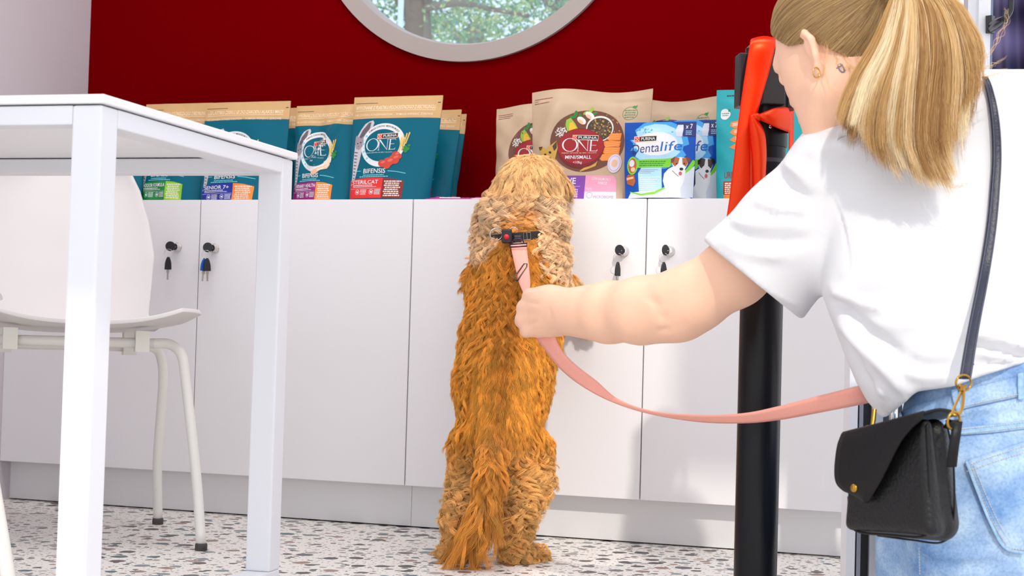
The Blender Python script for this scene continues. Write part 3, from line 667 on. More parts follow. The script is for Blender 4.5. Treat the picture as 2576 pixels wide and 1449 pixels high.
sachet(1165, 1245, .08, 'flat magenta sachet whose right end hides behind the dog', -.08)
# ---- tan dog food bags
def tan_front():
    A = Art()
    for i, x1 in enumerate((56, 56, 48)): A.small(8, 22+i*5.5, x1, 1.6, K_dred, 1, i)
    return A
def tan_badge():
    A = Art(); A.ring(255, 61, 18, 18, 17, 17, K_ged, 1, 32); A.poly([(258, 44), (262, 40), (266, 41), (270, 38), (269, 45), (264, 48)], K_leaf, 1)
    for i in range(4): A.small(242+(i % 2)*2, 54+i*6.2, 268, 2.4, K_ged, 1, 40+i)
    return A
def tan_disc():
    A = Art(); t = np.linspace(0, 2*math.pi, 44, endpoint=False); A.poly([(153+96*math.cos(a)*(1+.03*math.sin(3*a)), 132+81*math.sin(a)*(1+.04*math.cos(2*a+1))) for a in t], K_wood, 1)
    g = random.Random(3)
    for i in range(26): a, b = g.uniform(180, 236), g.uniform(62, 112); A.ell(a, b, 2.2, .8, K_whe, 1.4, n=8, rot=g.uniform(0, 3))
    A.ell(182, 100, 35, 34, K_rice, 1.7); A.ell(182, 101, 32, 30, K_kib2, 2)
    for i in range(120):
        a, r = g.uniform(0, 6.28), g.random()**.5; A.ell(182+29*r*math.cos(a), 101+27*r*math.sin(a), 2.8, 2, (K_kib, K_whe, K_kib2)[i % 3] if i % 4 else K_kib, 2.3, n=8, rot=a)
    A.poly([(96, 80), (106, 74), (118, 88), (128, 104), (116, 112), (98, 106), (94, 92)], K_husk, 1.7); A.poly([(104, 88), (112, 84), (122, 100), (112, 110), (103, 104)], K_corn, 2)
    for x, y, r in ((118, 64, 9), (130, 70, 8), (144, 60, 8), (156, 52, 9), (166, 60, 7), (110, 72, 7), (138, 80, 8), (150, 68, 6)): A.ell(x, y, r, r*.5, K_leaf if x % 4 else K_husk, 1.6, n=10, rot=x)
    for x, y in ((134, 80), (154, 66)): A.ell(x, y, 13, 8, K_rice, 2, n=20, rot=.6); A.ell(x-2, y+3, 8, 4, K_peach, 2.2, n=16, rot=.6)
    for i in range(60): A.ell(84+g.uniform(-14, 14), 112+g.uniform(-14, 14), 3, .8, K_rice, 1.8, n=6, rot=g.uniform(0, 3))
    for y0, y1, x0 in ((112, 132, 206), (132, 148, 198), (148, 168, 200), (166, 184, 192)):
        A.poly([(x0, y0), (240, y0), (238, y1-2), (x0+4, y1), (x0-6, y1-8)], K_sal, 1.8)
        for q in range(3): A.line([(x0+2, y0+4+q*5), (218, y0+2+q*5), (236, y0+5+q*5)], 1.1, K_sal2, 2)
    A.line([(138, 210), (158, 200), (176, 192), (184, 180)], [3, 9, 12, 4], K_whe, 2)
    for q in range(8): A.line([(142+q*5, 206-q*3), (150+q*5, 206-q*3.4)], 1.3, K_corn, 2.3)
    return A
def tan_brand():
    A = Art(); A.ell(136, 151, 62.5, 51, K_crim2, 2.5, n=56); A.ell(136, 147, 61, 45, K_crim, 2.8, n=56); purina(A, 115, 119, 180, 129, 3.2, 0); serif_one(A, 86, 126, 182, 159, K_wh, 3.2, 0)
    A.text('Lepsze zdrowie na dzis i na jutro', 86, 164, 180, 2.8, K_kw, 3.2, shear=.2); A.text('MINI/SMALL', 96, 178, 167, 8.6, K_wh, 3.2, bold=0.010); A.text('<10kg', 118, 190, 142, 6.4, K_wh, 3.2); return A
def tan_panel():
    A = Art(); A.rect(20, 221, 155, 281, K_pur, 1); A.poly([(155, 220), (232, 221), (240, 232), (243, 262), (155, 262)], K_pink, 1); A.poly([(155, 262), (243, 262), (246, 281), (155, 281)], K_lil, 1)
    A.text('ACTIVE', 52, 242, 129, 15, K_wh, 1.6, bold=0.014); A.small(60, 249, 142, .8, K_lil, 1.4, 2)
    for i in range(5): A.small(104, 258+i*4.4, 136, 2.2, K_lil, 1.5, 50+i)
    A.text('CON SALMON Y', 172, 232, 225, 7, K_wh, 1.6, bold=0.007, dy=.05); A.text('ARROZ', 190, 243, 216, 7, K_wh, 1.6, bold=0.007, dy=.05); A.text('76%', 158, 260, 176, 8, K_lil, 1.6)
    A.ring(170, 271, 9, 8, 8, 7, K_grey, 1.5, 24); A.text('MICROBIOME', 182, 279, 238, 7, K_grey, 1.6); A.ell(230, 190, 18, 24, K_lil, 2.6, n=30); A.ring(230, 190, 15, 20, 14, 19, K_grey, 2.8, 30); A.ell(230, 190, 8, 10, K_peach, 2.8, n=16); return A
def terrier():
    A = Art(); A.poly([(30, 160), (26, 148), (38, 148), (46, 156), (52, 150), (60, 142), (72, 132), (75, 150), (70, 172), (66, 186), (70, 196), (60, 200), (48, 190), (40, 176)], K_whe, 3); A.poly([(62, 146), (72, 133), (73, 150), (66, 158)], K_kib2, 3.2)
    A.poly([(26, 148), (38, 148), (36, 156), (30, 158)], K_kib2, 3.2); A.ell(44, 168, 3, 3, K_blk, 3.4, n=10); A.ell(56, 162, 3.4, 3.2, K_blk, 3.4, n=10); A.ell(54, 176, 5, 4, K_blk, 3.4, n=12); A.poly([(50, 178), (60, 178), (64, 196), (52, 196)], K_kib, 3.2); return A
def tan_bag(px0, px1, pytop, Y, label, full, seed, **kw):
    t = .08; pa, pb = PY(px0, 300, Y), PY(px1, 300, Y); w = math.hypot(*(pb-pa)[:2]); lean = kw.pop('lean', .04); h = (PY((px0+px1)/2, pytop, Y+.01)[2]-HC)/math.cos(lean); c = (pa+pb)/2
    e = empty('pet_food_bag', (c[0], Y, HC+.0012), kw.pop('rz', 0), label=label, cat='pet food bag', group='tan dog food bags on the cabinets')
    Sf = pouch_shape(w, h, t, kw.pop('taper', .10), kw.pop('tr', 0), lean, kw.pop('wr', .0035), seed, wav=.006, **kw)
    pouch_mesh('pouch', Sf, K_tan, e, nv=60, nu=54); W, H = 303, 281
    for x in (10, 291): pass
    art_mesh('fine_print', tan_front(), Sf, W, H, e); art_mesh('green_badge', tan_badge(), Sf, W, H, e); art_mesh('food_picture', tan_disc(), Sf, W, H, e); art_mesh('emblem', tan_brand(), Sf, W, H, e)
    if full: art_mesh('flavour_panel', tan_panel(), Sf, W, H, e); art_mesh('dog_picture', terrier(), Sf, W, H, e)
    return e
tan_bag(1246, 1480, 268, .18, 'crumpled tan bag peeking out left of the big tan one', False, 21, wr=.006, crease=((-.6, .55, .4, .7, -.014, .2),), taper=.12)
tan_bag(1334, 1638, 230, .075, 'large tan bag with red oval emblem and bowl picture, in front of the dog nose', True, 22, crease=((-.72, .55, .35, 1.0, -.018, .18), (.8, .55, -.2, .7, -.012, .15)), taper=.16)
tan_bag(1545, 1812, 252, .20, 'tan bag behind the blue treat packs, plain upper half visible', False, 23, taper=.05)
# ---- blue dental treat packs
K_db = mat('blue film', (10, 78, 176), .28, spec=.3); K_mb = C_('mid blue print', 60, 160, 226); K_lb = C_('light blue print', 170, 216, 244); K_dn = C_('deep navy print', 40, 44, 110); K_lgn = C_('leaf green print', 122, 206, 40); K_silver = C_('pale silver print', 212, 218, 230)
K_jb = C_('brown patch print', 176, 96, 44); K_jb2 = C_('dark brown patch print', 116, 64, 34); K_tong = C_('tongue print', 214, 90, 100)
def dl_back():
    A = Art(); g = random.Random(5); t = np.linspace(0, 2*math.pi, 60, endpoint=False)
    A.poly([(88+(62+(14 if k % 4 == 0 else 0)+g.uniform(-3, 3))*math.cos(a), 58+(44+(20 if k % 4 == 0 else 0))*math.sin(a)) for k, a in enumerate(t)], K_mb, .8)
    A.poly([(84+(54+(12 if k % 4 == 0 else 0))*math.cos(a), 56+(34+(18 if k % 4 == 0 else 0))*math.sin(a)) for k, a in enumerate(t)], K_lb, 1.1)
    A.ell(84, 56, 52, 30, K_wh, 1.4); A.poly([(40, 130), (52, 108), (100, 108), (104, 170), (60, 178), (44, 176)], K_lb, 1.1)
    A.poly([(20, 178), (60, 184), (100, 172), (140, 150), (179, 110), (179, 192), (12, 192)], K_silver, 1.5); A.line([(18, 176), (50, 184), (84, 180), (114, 166)], [2, 4, 6, 4], K_lgn, 1.9); A.line([(152, 134), (166, 120), (179, 98)], [4, 8, 10], K_lgn, 1.9)
    A.poly([(34, 96), (110, 94), (134, 92), (120, 116), (36, 116)], K_lgn, 1.9)
    for i in range(3): A.small(42, 102+i*5, 112-i*4, 2.4, K_green, 2.2, i)
    for i in range(3): A.small(44, 122+i*4, 92-i*9, 1.2, K_grey, 2.2, 9+i)
    for i in range(8): A.small(46, 142+i*5, 100-(i*7) % 18, 2, K_wh, 2.2, 19+i)
    return A
def dl_brand():
    A = Art(); purina(A, 28, 38, 84, 50, 2.2, .03); A.text('Denta', 22, 80, 92, 23, K_dn, 2.4, bold=-.004, dy=-.06, shear=.08); A.text('life', 95, 75, 148, 24, C_('brand blue print', 20, 100, 190), 2.4, bold=-.002, dy=-.06, shear=.08); A.text('DAILY ORAL CARE', 56, 89, 118, 4, K_silver, 2.2, dy=-.02); return A
def dl_badge(): 
    A = Art(); A.ell(24, 110, 14.5, 23, K_lgn, 2.2); A.ell(24, 110, 11, 19, K_jb, 2.5); A.ell(22, 104, 7, 9, K_lil, 2.8); A.ell(26, 120, 6, 6, K_peach, 2.8); A.poly([(6, 140), (12, 132), (30, 134), (34, 150), (28, 162), (10, 156)], K_jb, 2.2); A.poly([(8, 140), (28, 138), (28, 143), (8, 146)], K_peach, 2.5); return A
def dl_count():
    A = Art(); A.poly([(132, 16), (132, 2), (179, 2), (179, 38), (150, 38), (144, 30)], K_dn, 1.9); A.poly([(134, 8), (148, 8), (149, 20), (147, 38), (132, 38), (130, 22)], K_silver, 2.3); A.text('x 7', 154, 18, 171, 12, K_wh, 2.3, bold=0.010)
    for i in range(3): A.small(155, 25+i*4, 170, 1.6, K_lb, 2.2, i)
    return A
def dl_dog(tri=False):
    b1, b2 = (K_kib2, K_blk) if tri else (K_jb, K_jb2); A = Art()
    A.poly([(118, 120), (132, 112), (150, 112), (160, 124), (158, 150), (150, 168), (154, 191), (138, 191), (136, 170), (126, 176), (128, 191), (116, 191), (112, 168), (106, 150), (108, 132)], K_wh, 2.6)
    if tri: A.poly([(106, 128), (118, 118), (120, 150), (112, 166), (104, 160)], K_blk, 2.8)
    A.poly([(130, 92), (146, 90), (160, 92), (164, 106), (158, 122), (150, 134), (140, 132), (132, 120), (126, 106)], K_wh, 3)
    A.poly([(127, 96), (134, 90), (144, 92), (142, 106), (134, 114), (128, 108)], b1, 3.3); A.poly([(150, 92), (160, 92), (165, 102), (160, 114), (152, 108)], b1, 3.3); A.poly([(123, 96), (134, 88), (130, 104), (124, 106)], b2, 3.6); A.poly([(158, 88), (168, 92), (170, 102), (162, 100)], b2, 3.6)
    A.ell(138, 107, 2, 2, K_blk, 3.8, n=10); A.ell(156, 106, 2, 2, K_blk, 3.8, n=10); A.ell(150, 120, 4.6, 3.6, K_blk, 3.8, n=14); A.ell(148, 131, 4, 5, K_tong, 3.6, n=12); A.line([(128, 124), (136, 132), (144, 138)], 1, K_ink, 3.4); return A
def dental(px0, px1, pytop, Y, label, tri, seed, **kw):
    t = .05; pa, pb = PY(px0, 300, Y), PY(px1, 300, Y); w = math.hypot(*(pb-pa)[:2]); h = PY((px0+px1)/2, pytop, Y)[2]-HC; c = (pa+pb)/2
    e = empty('treat_pack', (c[0], Y, HC+.0012), kw.pop('rz', 0), label=label, cat='dog treat pack', group='blue dental treat packs')
    Sf = pouch_shape(w, h, t, .05, -.02, .03, .002, seed); pouch_mesh('pouch', Sf, K_db, e); W, H = 179, 192
    art_mesh('printed_front', dl_back(), Sf, W, H, e, lift=.0004); art_mesh('brand_lettering', dl_brand(), Sf, W, H, e, lift=.0004); art_mesh('chew_picture', dl_badge(), Sf, W, H, e, lift=.0004); art_mesh('count_corner', dl_count(), Sf, W, H, e, lift=.0004); art_mesh('dog_picture', dl_dog(tri), Sf, W, H, e, lift=.0004)
    return e
dental(1571, 1751, 308, .027, 'blue and white treat pack with a white and brown terrier on its front', False, 31)
dental(1650, 1812, 303, .135, 'treat pack behind the first, showing a black and tan dog', True, 32)
# ---- turquoise bags
K_tq = mat('turquoise film', (48, 168, 176), .34, spec=.3); K_coral = C_('coral print', 214, 84, 66); K_brick = C_('brick print', 168, 50, 40)
def tq_art():
    A = Art()
    for i in range(3): x = 50+i*11; A.poly([(x-4, 14), (x, 11), (x+4, 14), (x+2, 17), (x+4, 20), (x, 18), (x-4, 20), (x-1, 16)], K_ink, 1)
    A.small(27, 17, 46, 3, K_ink, 1, 4); return A
def tq_badge(): 
    A = Art(); A.poly([(24+13*math.cos(a)*(1+.12*math.cos(3*a)), 63+14*math.sin(a)) for a in np.linspace(0, 6.28, 28, endpoint=False)], K_wh, 1); A.poly([(32, 53), (36, 50), (37, 55), (33, 58)], K_leaf, 1.4); A.small(15, 62, 34, 2, K_ged, 1.4, 3); A.small(17, 67, 32, 2, K_ged, 1.4, 4); return A
def tq_pic():
    A = Art()
    for k in range(4):
        A.poly([(40+k*6, 84+k*18), (80+k*4, 76+k*18), (92, 86+k*18), (88, 96+k*18), (50, 100+k*18), (38, 94+k*18)], K_sal, 1)
        for q in range(3): A.line([(44+k*5, 88+k*18+q*3), (86, 82+k*18+q*3)], 1.5, K_rice, 1.4)
    A.ell(105, 150, 46, 44, K_coral, 1.6); A.text('ONE', 74, 164, 140, 30, K_wh, 2); A.text('URINARY', 24, 226, 84, 16, K_brick, 1.4, bold=0.010)
    A.rect(22, 234, 120, 268, K_brick, 1)
    for i in range(6): A.small(27, 241+i*5, 78, 3, K_kw, 1.4, i)
    A.rect(24, 268, 120, 282, K_sal, 1); return A
def turq(px0, px1, pytop, Y, label, seed, t=.06, **kw):
    pa, pb = PY(px0, 300, Y), PY(px1, 300, Y); w = math.hypot(*(pb-pa)[:2]); h = PY((px0+px1)/2, pytop, Y)[2]-HC; c = (pa+pb)/2
    e = empty('pet_food_bag', (c[0], Y, HC+.0012), 0, label=label, cat='pet food bag', group='turquoise bags behind the barrier post')
    Sf = pouch_shape(w, h, t, .06, 0, .03, kw.get('wr', .004), seed); pouch_mesh('pouch', Sf, K_tq, e); W, H = 256, 282
    art_mesh('paw_marks', tq_art(), Sf, W, H, e); art_mesh('white_badge', tq_badge(), Sf, W, H, e); art_mesh('food_picture', tq_pic(), Sf, W, H, e); return e
turq(1800, 2057, 224, .08, 'turquoise bag directly behind the black post and red ribbon', 41)
turq(2050, 2270, 243, .19, 'turquoise bag further right, peeking out between post and ponytail', 42)
# ================================================================ table
TN = np.array([-1.2055, -1.5809]); TA = .0629; TL, TW_ = 1.25, .6476; TH = .75
def table():
    t = empty('table', (TN[0], TN[1], 0), TA, label='white square-legged metal table with a thin white top, in the left foreground', cat='table')
    # local frame: x runs right along the near edge (0 = near right corner), y runs towards the cabinets
    o = MB().box((-TL, 0, TH-.012), (0, TW_, TH)).build('tabletop', mat('white compact top', (246, 246, 248), .35), t); bevel(o, .002, 2)
    i, w, z1 = .006, .044, TH-.014
    rails = MB().box((-TL+i+w, i, z1-.026), (-i-w, i+w*.9, z1)).box((-TL+i+w, TW_-i-w*.9, z1-.026), (-i-w, TW_-i, z1)).box((-TL+i, i+w, z1-.026), (-TL+i+w, TW_-i-w, z1)).box((-i-w, i+w, z1-.026), (-i, TW_-i-w, z1)).box((-TL*.5-.02, i+w, z1-.024), (-TL*.5+.02, TW_-i-w, z1))
    bevel(rails.build('apron', M_metal_w, t), .002)
    for x in (-i-w, -TL+i):
        for y in (i, TW_-i-w): bevel(MB().box((x, y, .030 if False else .04), (x+w, y+w, z1)).build('leg', M_metal_w, t), .003)
        bevel(MB().box((x, i, .002), (x+w, TW_-i, .04)).build('foot_rail', M_metal_w, t), .003)
    return t
table()
# ================================================================ chairs
def chair(label, org, rz):
    t = empty('chair', (org[0], org[1], 0), rz, label=label, cat='chair', group='white plastic chairs at the table')
    # local frame: +y is the way the sitter faces, x across, z up
    M_shell = mat('white shell plastic', (226, 220, 219), .45); M_leg = mat('cream powder coat', (236, 234, 228), .38)
    nu, nv = 28, 60; V = []
    for i in range(nv+1):
        s_ = i/nv
        if s_ < .5:
            q = s_/.5; y = .225-.40*q; z = .452+.012*math.cos(q*math.pi)-.014*math.sin(q*math.pi)+(-.012*(1-q)**4); w = .245*(1-.10*q)*(1-.22*(1-min(1, q*5))**2)
            up = .030*(1-.3*q)
        else:
            q = (s_-.5)/.5; y = -.175-.035*math.sin(min(1, q*2.2)*math.pi/2)-.075*q; z = .440+.025*(1-math.cos(min(1, q*3)*math.pi/2))+.365*q**1.05
            w = np.interp(q, [0, .1, .25, .4, .6, .8, .92, 1], [.195, .182, .188, .192, .180, .158, .135, .09]); up = .0
        for k in range(nu+1):
            u = k/nu*2-1; cu = abs(u)**2.5
            V.append((u*w, y+(.045*cu*min(1, max(0, (s_-.5)*5)) if s_ > .5 else 0), z+up*cu+(0 if s_ < .5 else 0)))
    W = nu+1; o = mk('seat_shell', V, [(i*W+k, i*W+k+1, (i+1)*W+k+1, (i+1)*W+k) for i in range(nv) for k in range(nu)], M_shell, t); solid(o, .009, 0); bevel(o, .002, 2)
    r = .0105; feet = [(.245, .225), (-.245, .225), (.225, -.225), (-.225, -.225)]
    for sy, yy, zf in ((1, .10, .412), (-1, -.09, .402)):
        MB().tube([(-.16, yy, zf), (.16, yy, zf)], r, 14).build('cross_tube', M_leg, t, True)
        for sx in (1, -1):
            fx, fy = sx*(.245 if sy > 0 else .225), .225*sy
            path = catmull([(sx*.155, yy, zf), (sx*.185, yy+.02*sy, zf-.001), (sx*.205, yy+.045*sy, zf-.022), (sx*.214, yy+.06*sy, zf-.08), (fx-sx*.010, fy-.03*sy, .15), (fx, fy, .012)], 34)
            l = MB().tube(path, r, 14).build('leg', M_leg, t, True); MB().lathe([(.0085, 0.0), (.0125, .001), (.0125, .012), (.0108, .015)], 16, (fx, fy, 0)).build('rubber_foot', M_rubber, l, True)
            MB().box((sx*.13-.014, yy-.016, zf-.018), (sx*.13+.014, yy+.016, .437)).build('clip', mat('cream plastic clip', (238, 236, 226), .5), t)
    return t
chair('white plastic shell chair seen whole between the table legs', (-1.962, -.535), math.radians(220))
CH2 = (-1.642, -1.688)
chair('white chair at the left picture edge, only one slanting leg in view', CH2, math.radians(0))
# ================================================================ barrier post with red ribbon
M_post = mat('black post enamel', (12, 11, 15), .3, spec=.25)
PD = 2.62
pc = P(1917, 700, PD); PX_, PY_ = pc[0], pc[1]; PR_ = .0352
bp = empty('barrier_post', (PX_, PY_, 0), label='black retractable barrier post tied with red ribbon, left of the crouching person', cat='barrier post')
smooth_angle(MB().lathe([(.17, 0), (.172, .006), (.165, .016), (.10, .026), (PR_+.008, .034), (PR_+.004, .05)], 48).build('base', M_post, bp), 30)
smooth_angle(MB().lathe([(PR_, .04), (PR_, .745)], 40).build('pole', M_post, bp), 30)
hz = P(1917, 118, PD)[2]
smooth_angle(MB().lathe([(PR_-.0015, .745), (PR_-.0015, hz-.16)], 40).lathe([(PR_+.0008, hz-.165), (PR_+.0012, hz-.002), (PR_-.004, hz+.004), (.0001, hz+.005)], 40).build('head', M_post, bp), 30)
smooth_angle(MB().lathe([(PR_+.0012, .742), (PR_+.0012, .749)], 40).build('collar_ring', mat('dark grey ring', (46, 44, 52), .4), bp), 30)
for k in range(4):
    a = math.radians(19+90*k+4); c, s_ = math.cos(a), math.sin(a); rot = np.array([[c, -s_, 0], [s_, c, 0], [0, 0, 1]])
    b = MB().box((PR_-.004, -.018, hz-.10), (PR_+.015, .020, hz-.012), rot).box((PR_+.010, -.014, hz-.094), (PR_+.0145, -.009, hz-.018), rot).box((PR_+.010, .009, hz-.094), (PR_+.0145, .014, hz-.018), rot)
    bevel(b.build('belt_slot', mat('black plastic', (28, 27, 32), .42), bp), .002, 2)
    MB().lathe([(.0028, 0), (.0028, .0012), (.0015, .0016)], 12, tuple(rot@np.array([PR_-.0005, 0, hz-.135])), tuple(rot@np.array([1., 0, 0]))).build('screw', M_chrome, bp)
M_rib = mat('red satin ribbon', (246, 8, 0), .34, spec=.25); 
_nt = M_rib.node_tree; _t = _nt.nodes.new('ShaderNodeBsdfTranslucent'); _t.inputs[0].default_value = srgb(255, 96, 0); _g = _nt.nodes.new('ShaderNodeBsdfGlossy'); _g.inputs['Color'].default_value = (1, .22, 0, 1); _g.inputs['Roughness'].default_value = .42; _y = _nt.nodes.new('ShaderNodeMixShader'); _y.inputs[0].default_value = .5; _nt.links.new(_t.outputs[0], _y.inputs[1]); _nt.links.new(_g.outputs[0], _y.inputs[2]); _t = _y; _x = _nt.nodes.new('ShaderNodeMixShader'); _x.inputs[0].default_value = .32; _nt.links.new(_nt.nodes['Principled BSDF'].outputs[0], _x.inputs[1]); _nt.links.new(_t.outputs[0], _x.inputs[2]); _nt.links.new(_x.outputs[0], _nt.nodes['Material Output'].inputs[0])
rb = empty('ribbon', (PX_, PY_, 0), label='shiny red satin ribbon knotted around the black barrier post', cat='ribbon')
fd = PD-PR_-.006
def ed(L, d): return [P(x, y, dd if dd else d) for x, y, dd in L]
ribbon('hanging_tail', ed([(1890, 98, fd+.025), (1886, 112, fd-.006), (1872, 200, fd-.006), (1858, 300, fd-.008), (1846, 400, fd-.012), (1836, 490, fd-.016), (1826, 575, fd-.014), (1836, 680, fd-.01), (1858, 762, fd-.004)], fd),
       ed([(1950, 96, fd+.03), (1951, 112, fd-.002), (1935, 180, fd-.004), (1912, 260, fd-.008), (1896, 330, fd-.010), (1893, 400, fd-.014), (1893, 490, fd-.014), (1896, 575, fd-.010), (1900, 680, fd-.006), (1916, 748, fd-.002)], fd), M_rib, 90, .0006, rb, 6, .004)
ribbon('short_tail', ed([(1884, 296, fd-.016), (1886, 340, fd-.020), (1891, 400, fd-.022), (1893, 470, fd-.020), (1893, 560, fd-.018), (1888, 640, fd-.014)], fd),
       ed([(1900, 292, fd-.018), (1922, 330, fd-.026), (1928, 380, fd-.022), (1926, 440, fd-.020), (1922, 520, fd-.018), (1920, 600, fd-.014)], fd), M_rib, 60, .0006, rb, 8, .010)
ribbon('wrap', ed([(1906, 289, fd-.014), (1925, 281, fd-.022), (1950, 272, fd-.016), (1975, 270, fd+.004), (1982, 272, fd+.02), (1975, 276, fd+.07)], fd),
       ed([(1908, 300, fd-.014), (1925, 308, fd-.024), (1950, 320, fd-.018), (1975, 330, fd+.004), (1984, 334, fd+.02), (1976, 336, fd+.07)], fd), M_rib, 50, .0006, rb, 8, -.006)
ribbon('wrap', ed([(1905, 289, fd-.014), (1893, 288, fd-.018), (1880, 292, fd-.008), (1862, 300, fd+.03)], fd), ed([(1908, 301, fd-.014), (1896, 306, fd-.020), (1884, 312, fd-.008), (1864, 316, fd+.03)], fd), M_rib, 24, .0006, rb, 5, -.005)
ribbon('back_tail', ed([(1984, 190, fd+.075), (1985, 300, fd+.08), (1984, 420, fd+.085)], fd), ed([(1996, 190, fd+.09), (1997, 300, fd+.095), (1995, 420, fd+.10)], fd), M_rib, 20, .0006, rb, 3)
kn = P(1903, 295, fd-.020); k_ = MB(); n_ = 18
for i in range(13):
    for j in range(n_):
        th, ph = math.pi*(i+.05)/12.1, 2*math.pi*j/n_; r_ = 1+.12*math.sin(5*ph+th*3)
        k_.V.append(tuple(kn+_R*(.0085*r_*math.sin(th)*math.cos(ph))+_U*(.0062*r_*math.cos(th))+_F*(.006*math.sin(th)*math.sin(ph))))
k_.F = [(i*n_+j, i*n_+(j+1) % n_, (i+1)*n_+(j+1) % n_, (i+1)*n_+j) for i in range(12) for j in range(n_)]; k_.M = [0]*len(k_.F)
k_.build('knot', M_rib, rb, True, world=True)
# ================================================================ the dog
dog = empty('dog', tuple(np.r_[P(1240, 1400, 3.15)[:2], 0.0]), label='golden curly-coated spaniel standing on its hind legs against the white cabinet', cat='dog')
Dg = Field(3.3)
Dg.chain([(1256, 1085, 3.20, .074), (1266, 950, 3.25, .083), (1284, 850, 3.31, .086), (1306, 745, 3.36, .087), (1308, 655, 3.39, .077), (1312, 585, 3.42, .064), (1320, 515, 3.43, .066)], .03)
Dg.ell((1326, 474, 3.435), (.060, .062, .070), k=.025).ell((1340, 440, 3.45), (.046, .040, .046), k=.02)
Dg.chain([(1362, 450, 3.47, .036), (1388, 462, 3.49, .024), (1408, 474, 3.500, .018)], .015)
Dg.chain([(1258, 480, 3.42, .018), (1240, 540, 3.40, .022), (1222, 592, 3.40, .016)], .008).chain([(1372, 480, 3.42, .020), (1382, 560, 3.385, .024), (1392, 640, 3.385, .018)], .008)
Dg.chain([(1380, 730, 3.40, .036), (1432, 735, 3.46, .024), (1462, 770, 3.490, .017), (1474, 822, 3.495, .016)], .02)
Dg.chain([(1235, 720, 3.42, .036), (1215, 700, 3.49, .024), (1222, 660, 3.53, .017), (1228, 640, 3.54, .015)], .02)
Dg.chain([(1197, 1110, 3.20, .044), (1184, 1210, 3.20, .030), (1158, 1300, 3.12, .020), (1150, 1372, 3.14, .018), (1150, 1392, 3.15, .019), (1128, 1396, 3.22, .018)], .02)
Dg.chain([(1318, 1115, 3.22, .046), (1326, 1205, 3.20, .036), (1296, 1310, 3.13, .022), (1292, 1378, 3.14, .020), (1305, 1398, 3.15, .021), (1345, 1398, 3.20, .020)], .02)
Dg.chain([(1238, 1100, 3.13, .024), (1232, 1190, 3.08, .019), (1216, 1290, 3.05, .015), (1188, 1355, 3.04, .010)], .015)
DV, DQ = Dg.skin((1060, 350, 2.98), (1540, 1440, 3.60), .007); DV = relax(DV, DQ, 3)
DV[:, 2] = np.maximum(DV[:, 2], .003)
M_skin_d = mat('dog undercoat', (190, 128, 60), .8, noise=.2, scale=30)
mk('body', DV, DQ, M_skin_d, dog, world=True)
DT = bvh(DV, DQ)
def face_bits():
    n = P(1416, 476, 3.505); MB().ball(n, (.012, .010, .009)).build('nose', mat('dog nose', (34, 26, 26), .3), dog, True, world=True)
    for x, y, d in ((1396, 440, 3.472), (1375, 444, 3.51)): MB().ball(P(x, y, d), .0075).build('eye', mat('dog eye', (30, 18, 12), .1), dog, True, world=True)
face_bits()
def coat(V, Q, n, nc, seed):
    g = np.random.default_rng(seed)
    T3 = np.vstack([Q[:, [0, 1, 2]], Q[:, [0, 2, 3]]]); A = np.linalg.norm(np.cross(V[T3[:, 1]]-V[T3[:, 0]], V[T3[:, 2]]-V[T3[:, 0]]), axis=1)
    VN = vnormals(V, Q)
    vis = (VN[T3].mean(1)@_F) < .55; A = A*np.where(vis, 1, .12)
    i = g.choice(len(T3), n, p=A/A.sum()); r1, r2 = g.random((2, n)); q = np.sqrt(r1); w = np.stack([1-q, q*(1-r2), q*r2], 1)[:, :, None]
    R0 = (V[T3[i]]*w).sum(1); N0 = (VN[T3[i]]*w).sum(1); N0 /= np.linalg.norm(N0, axis=1)[:, None]
    return R0, N0
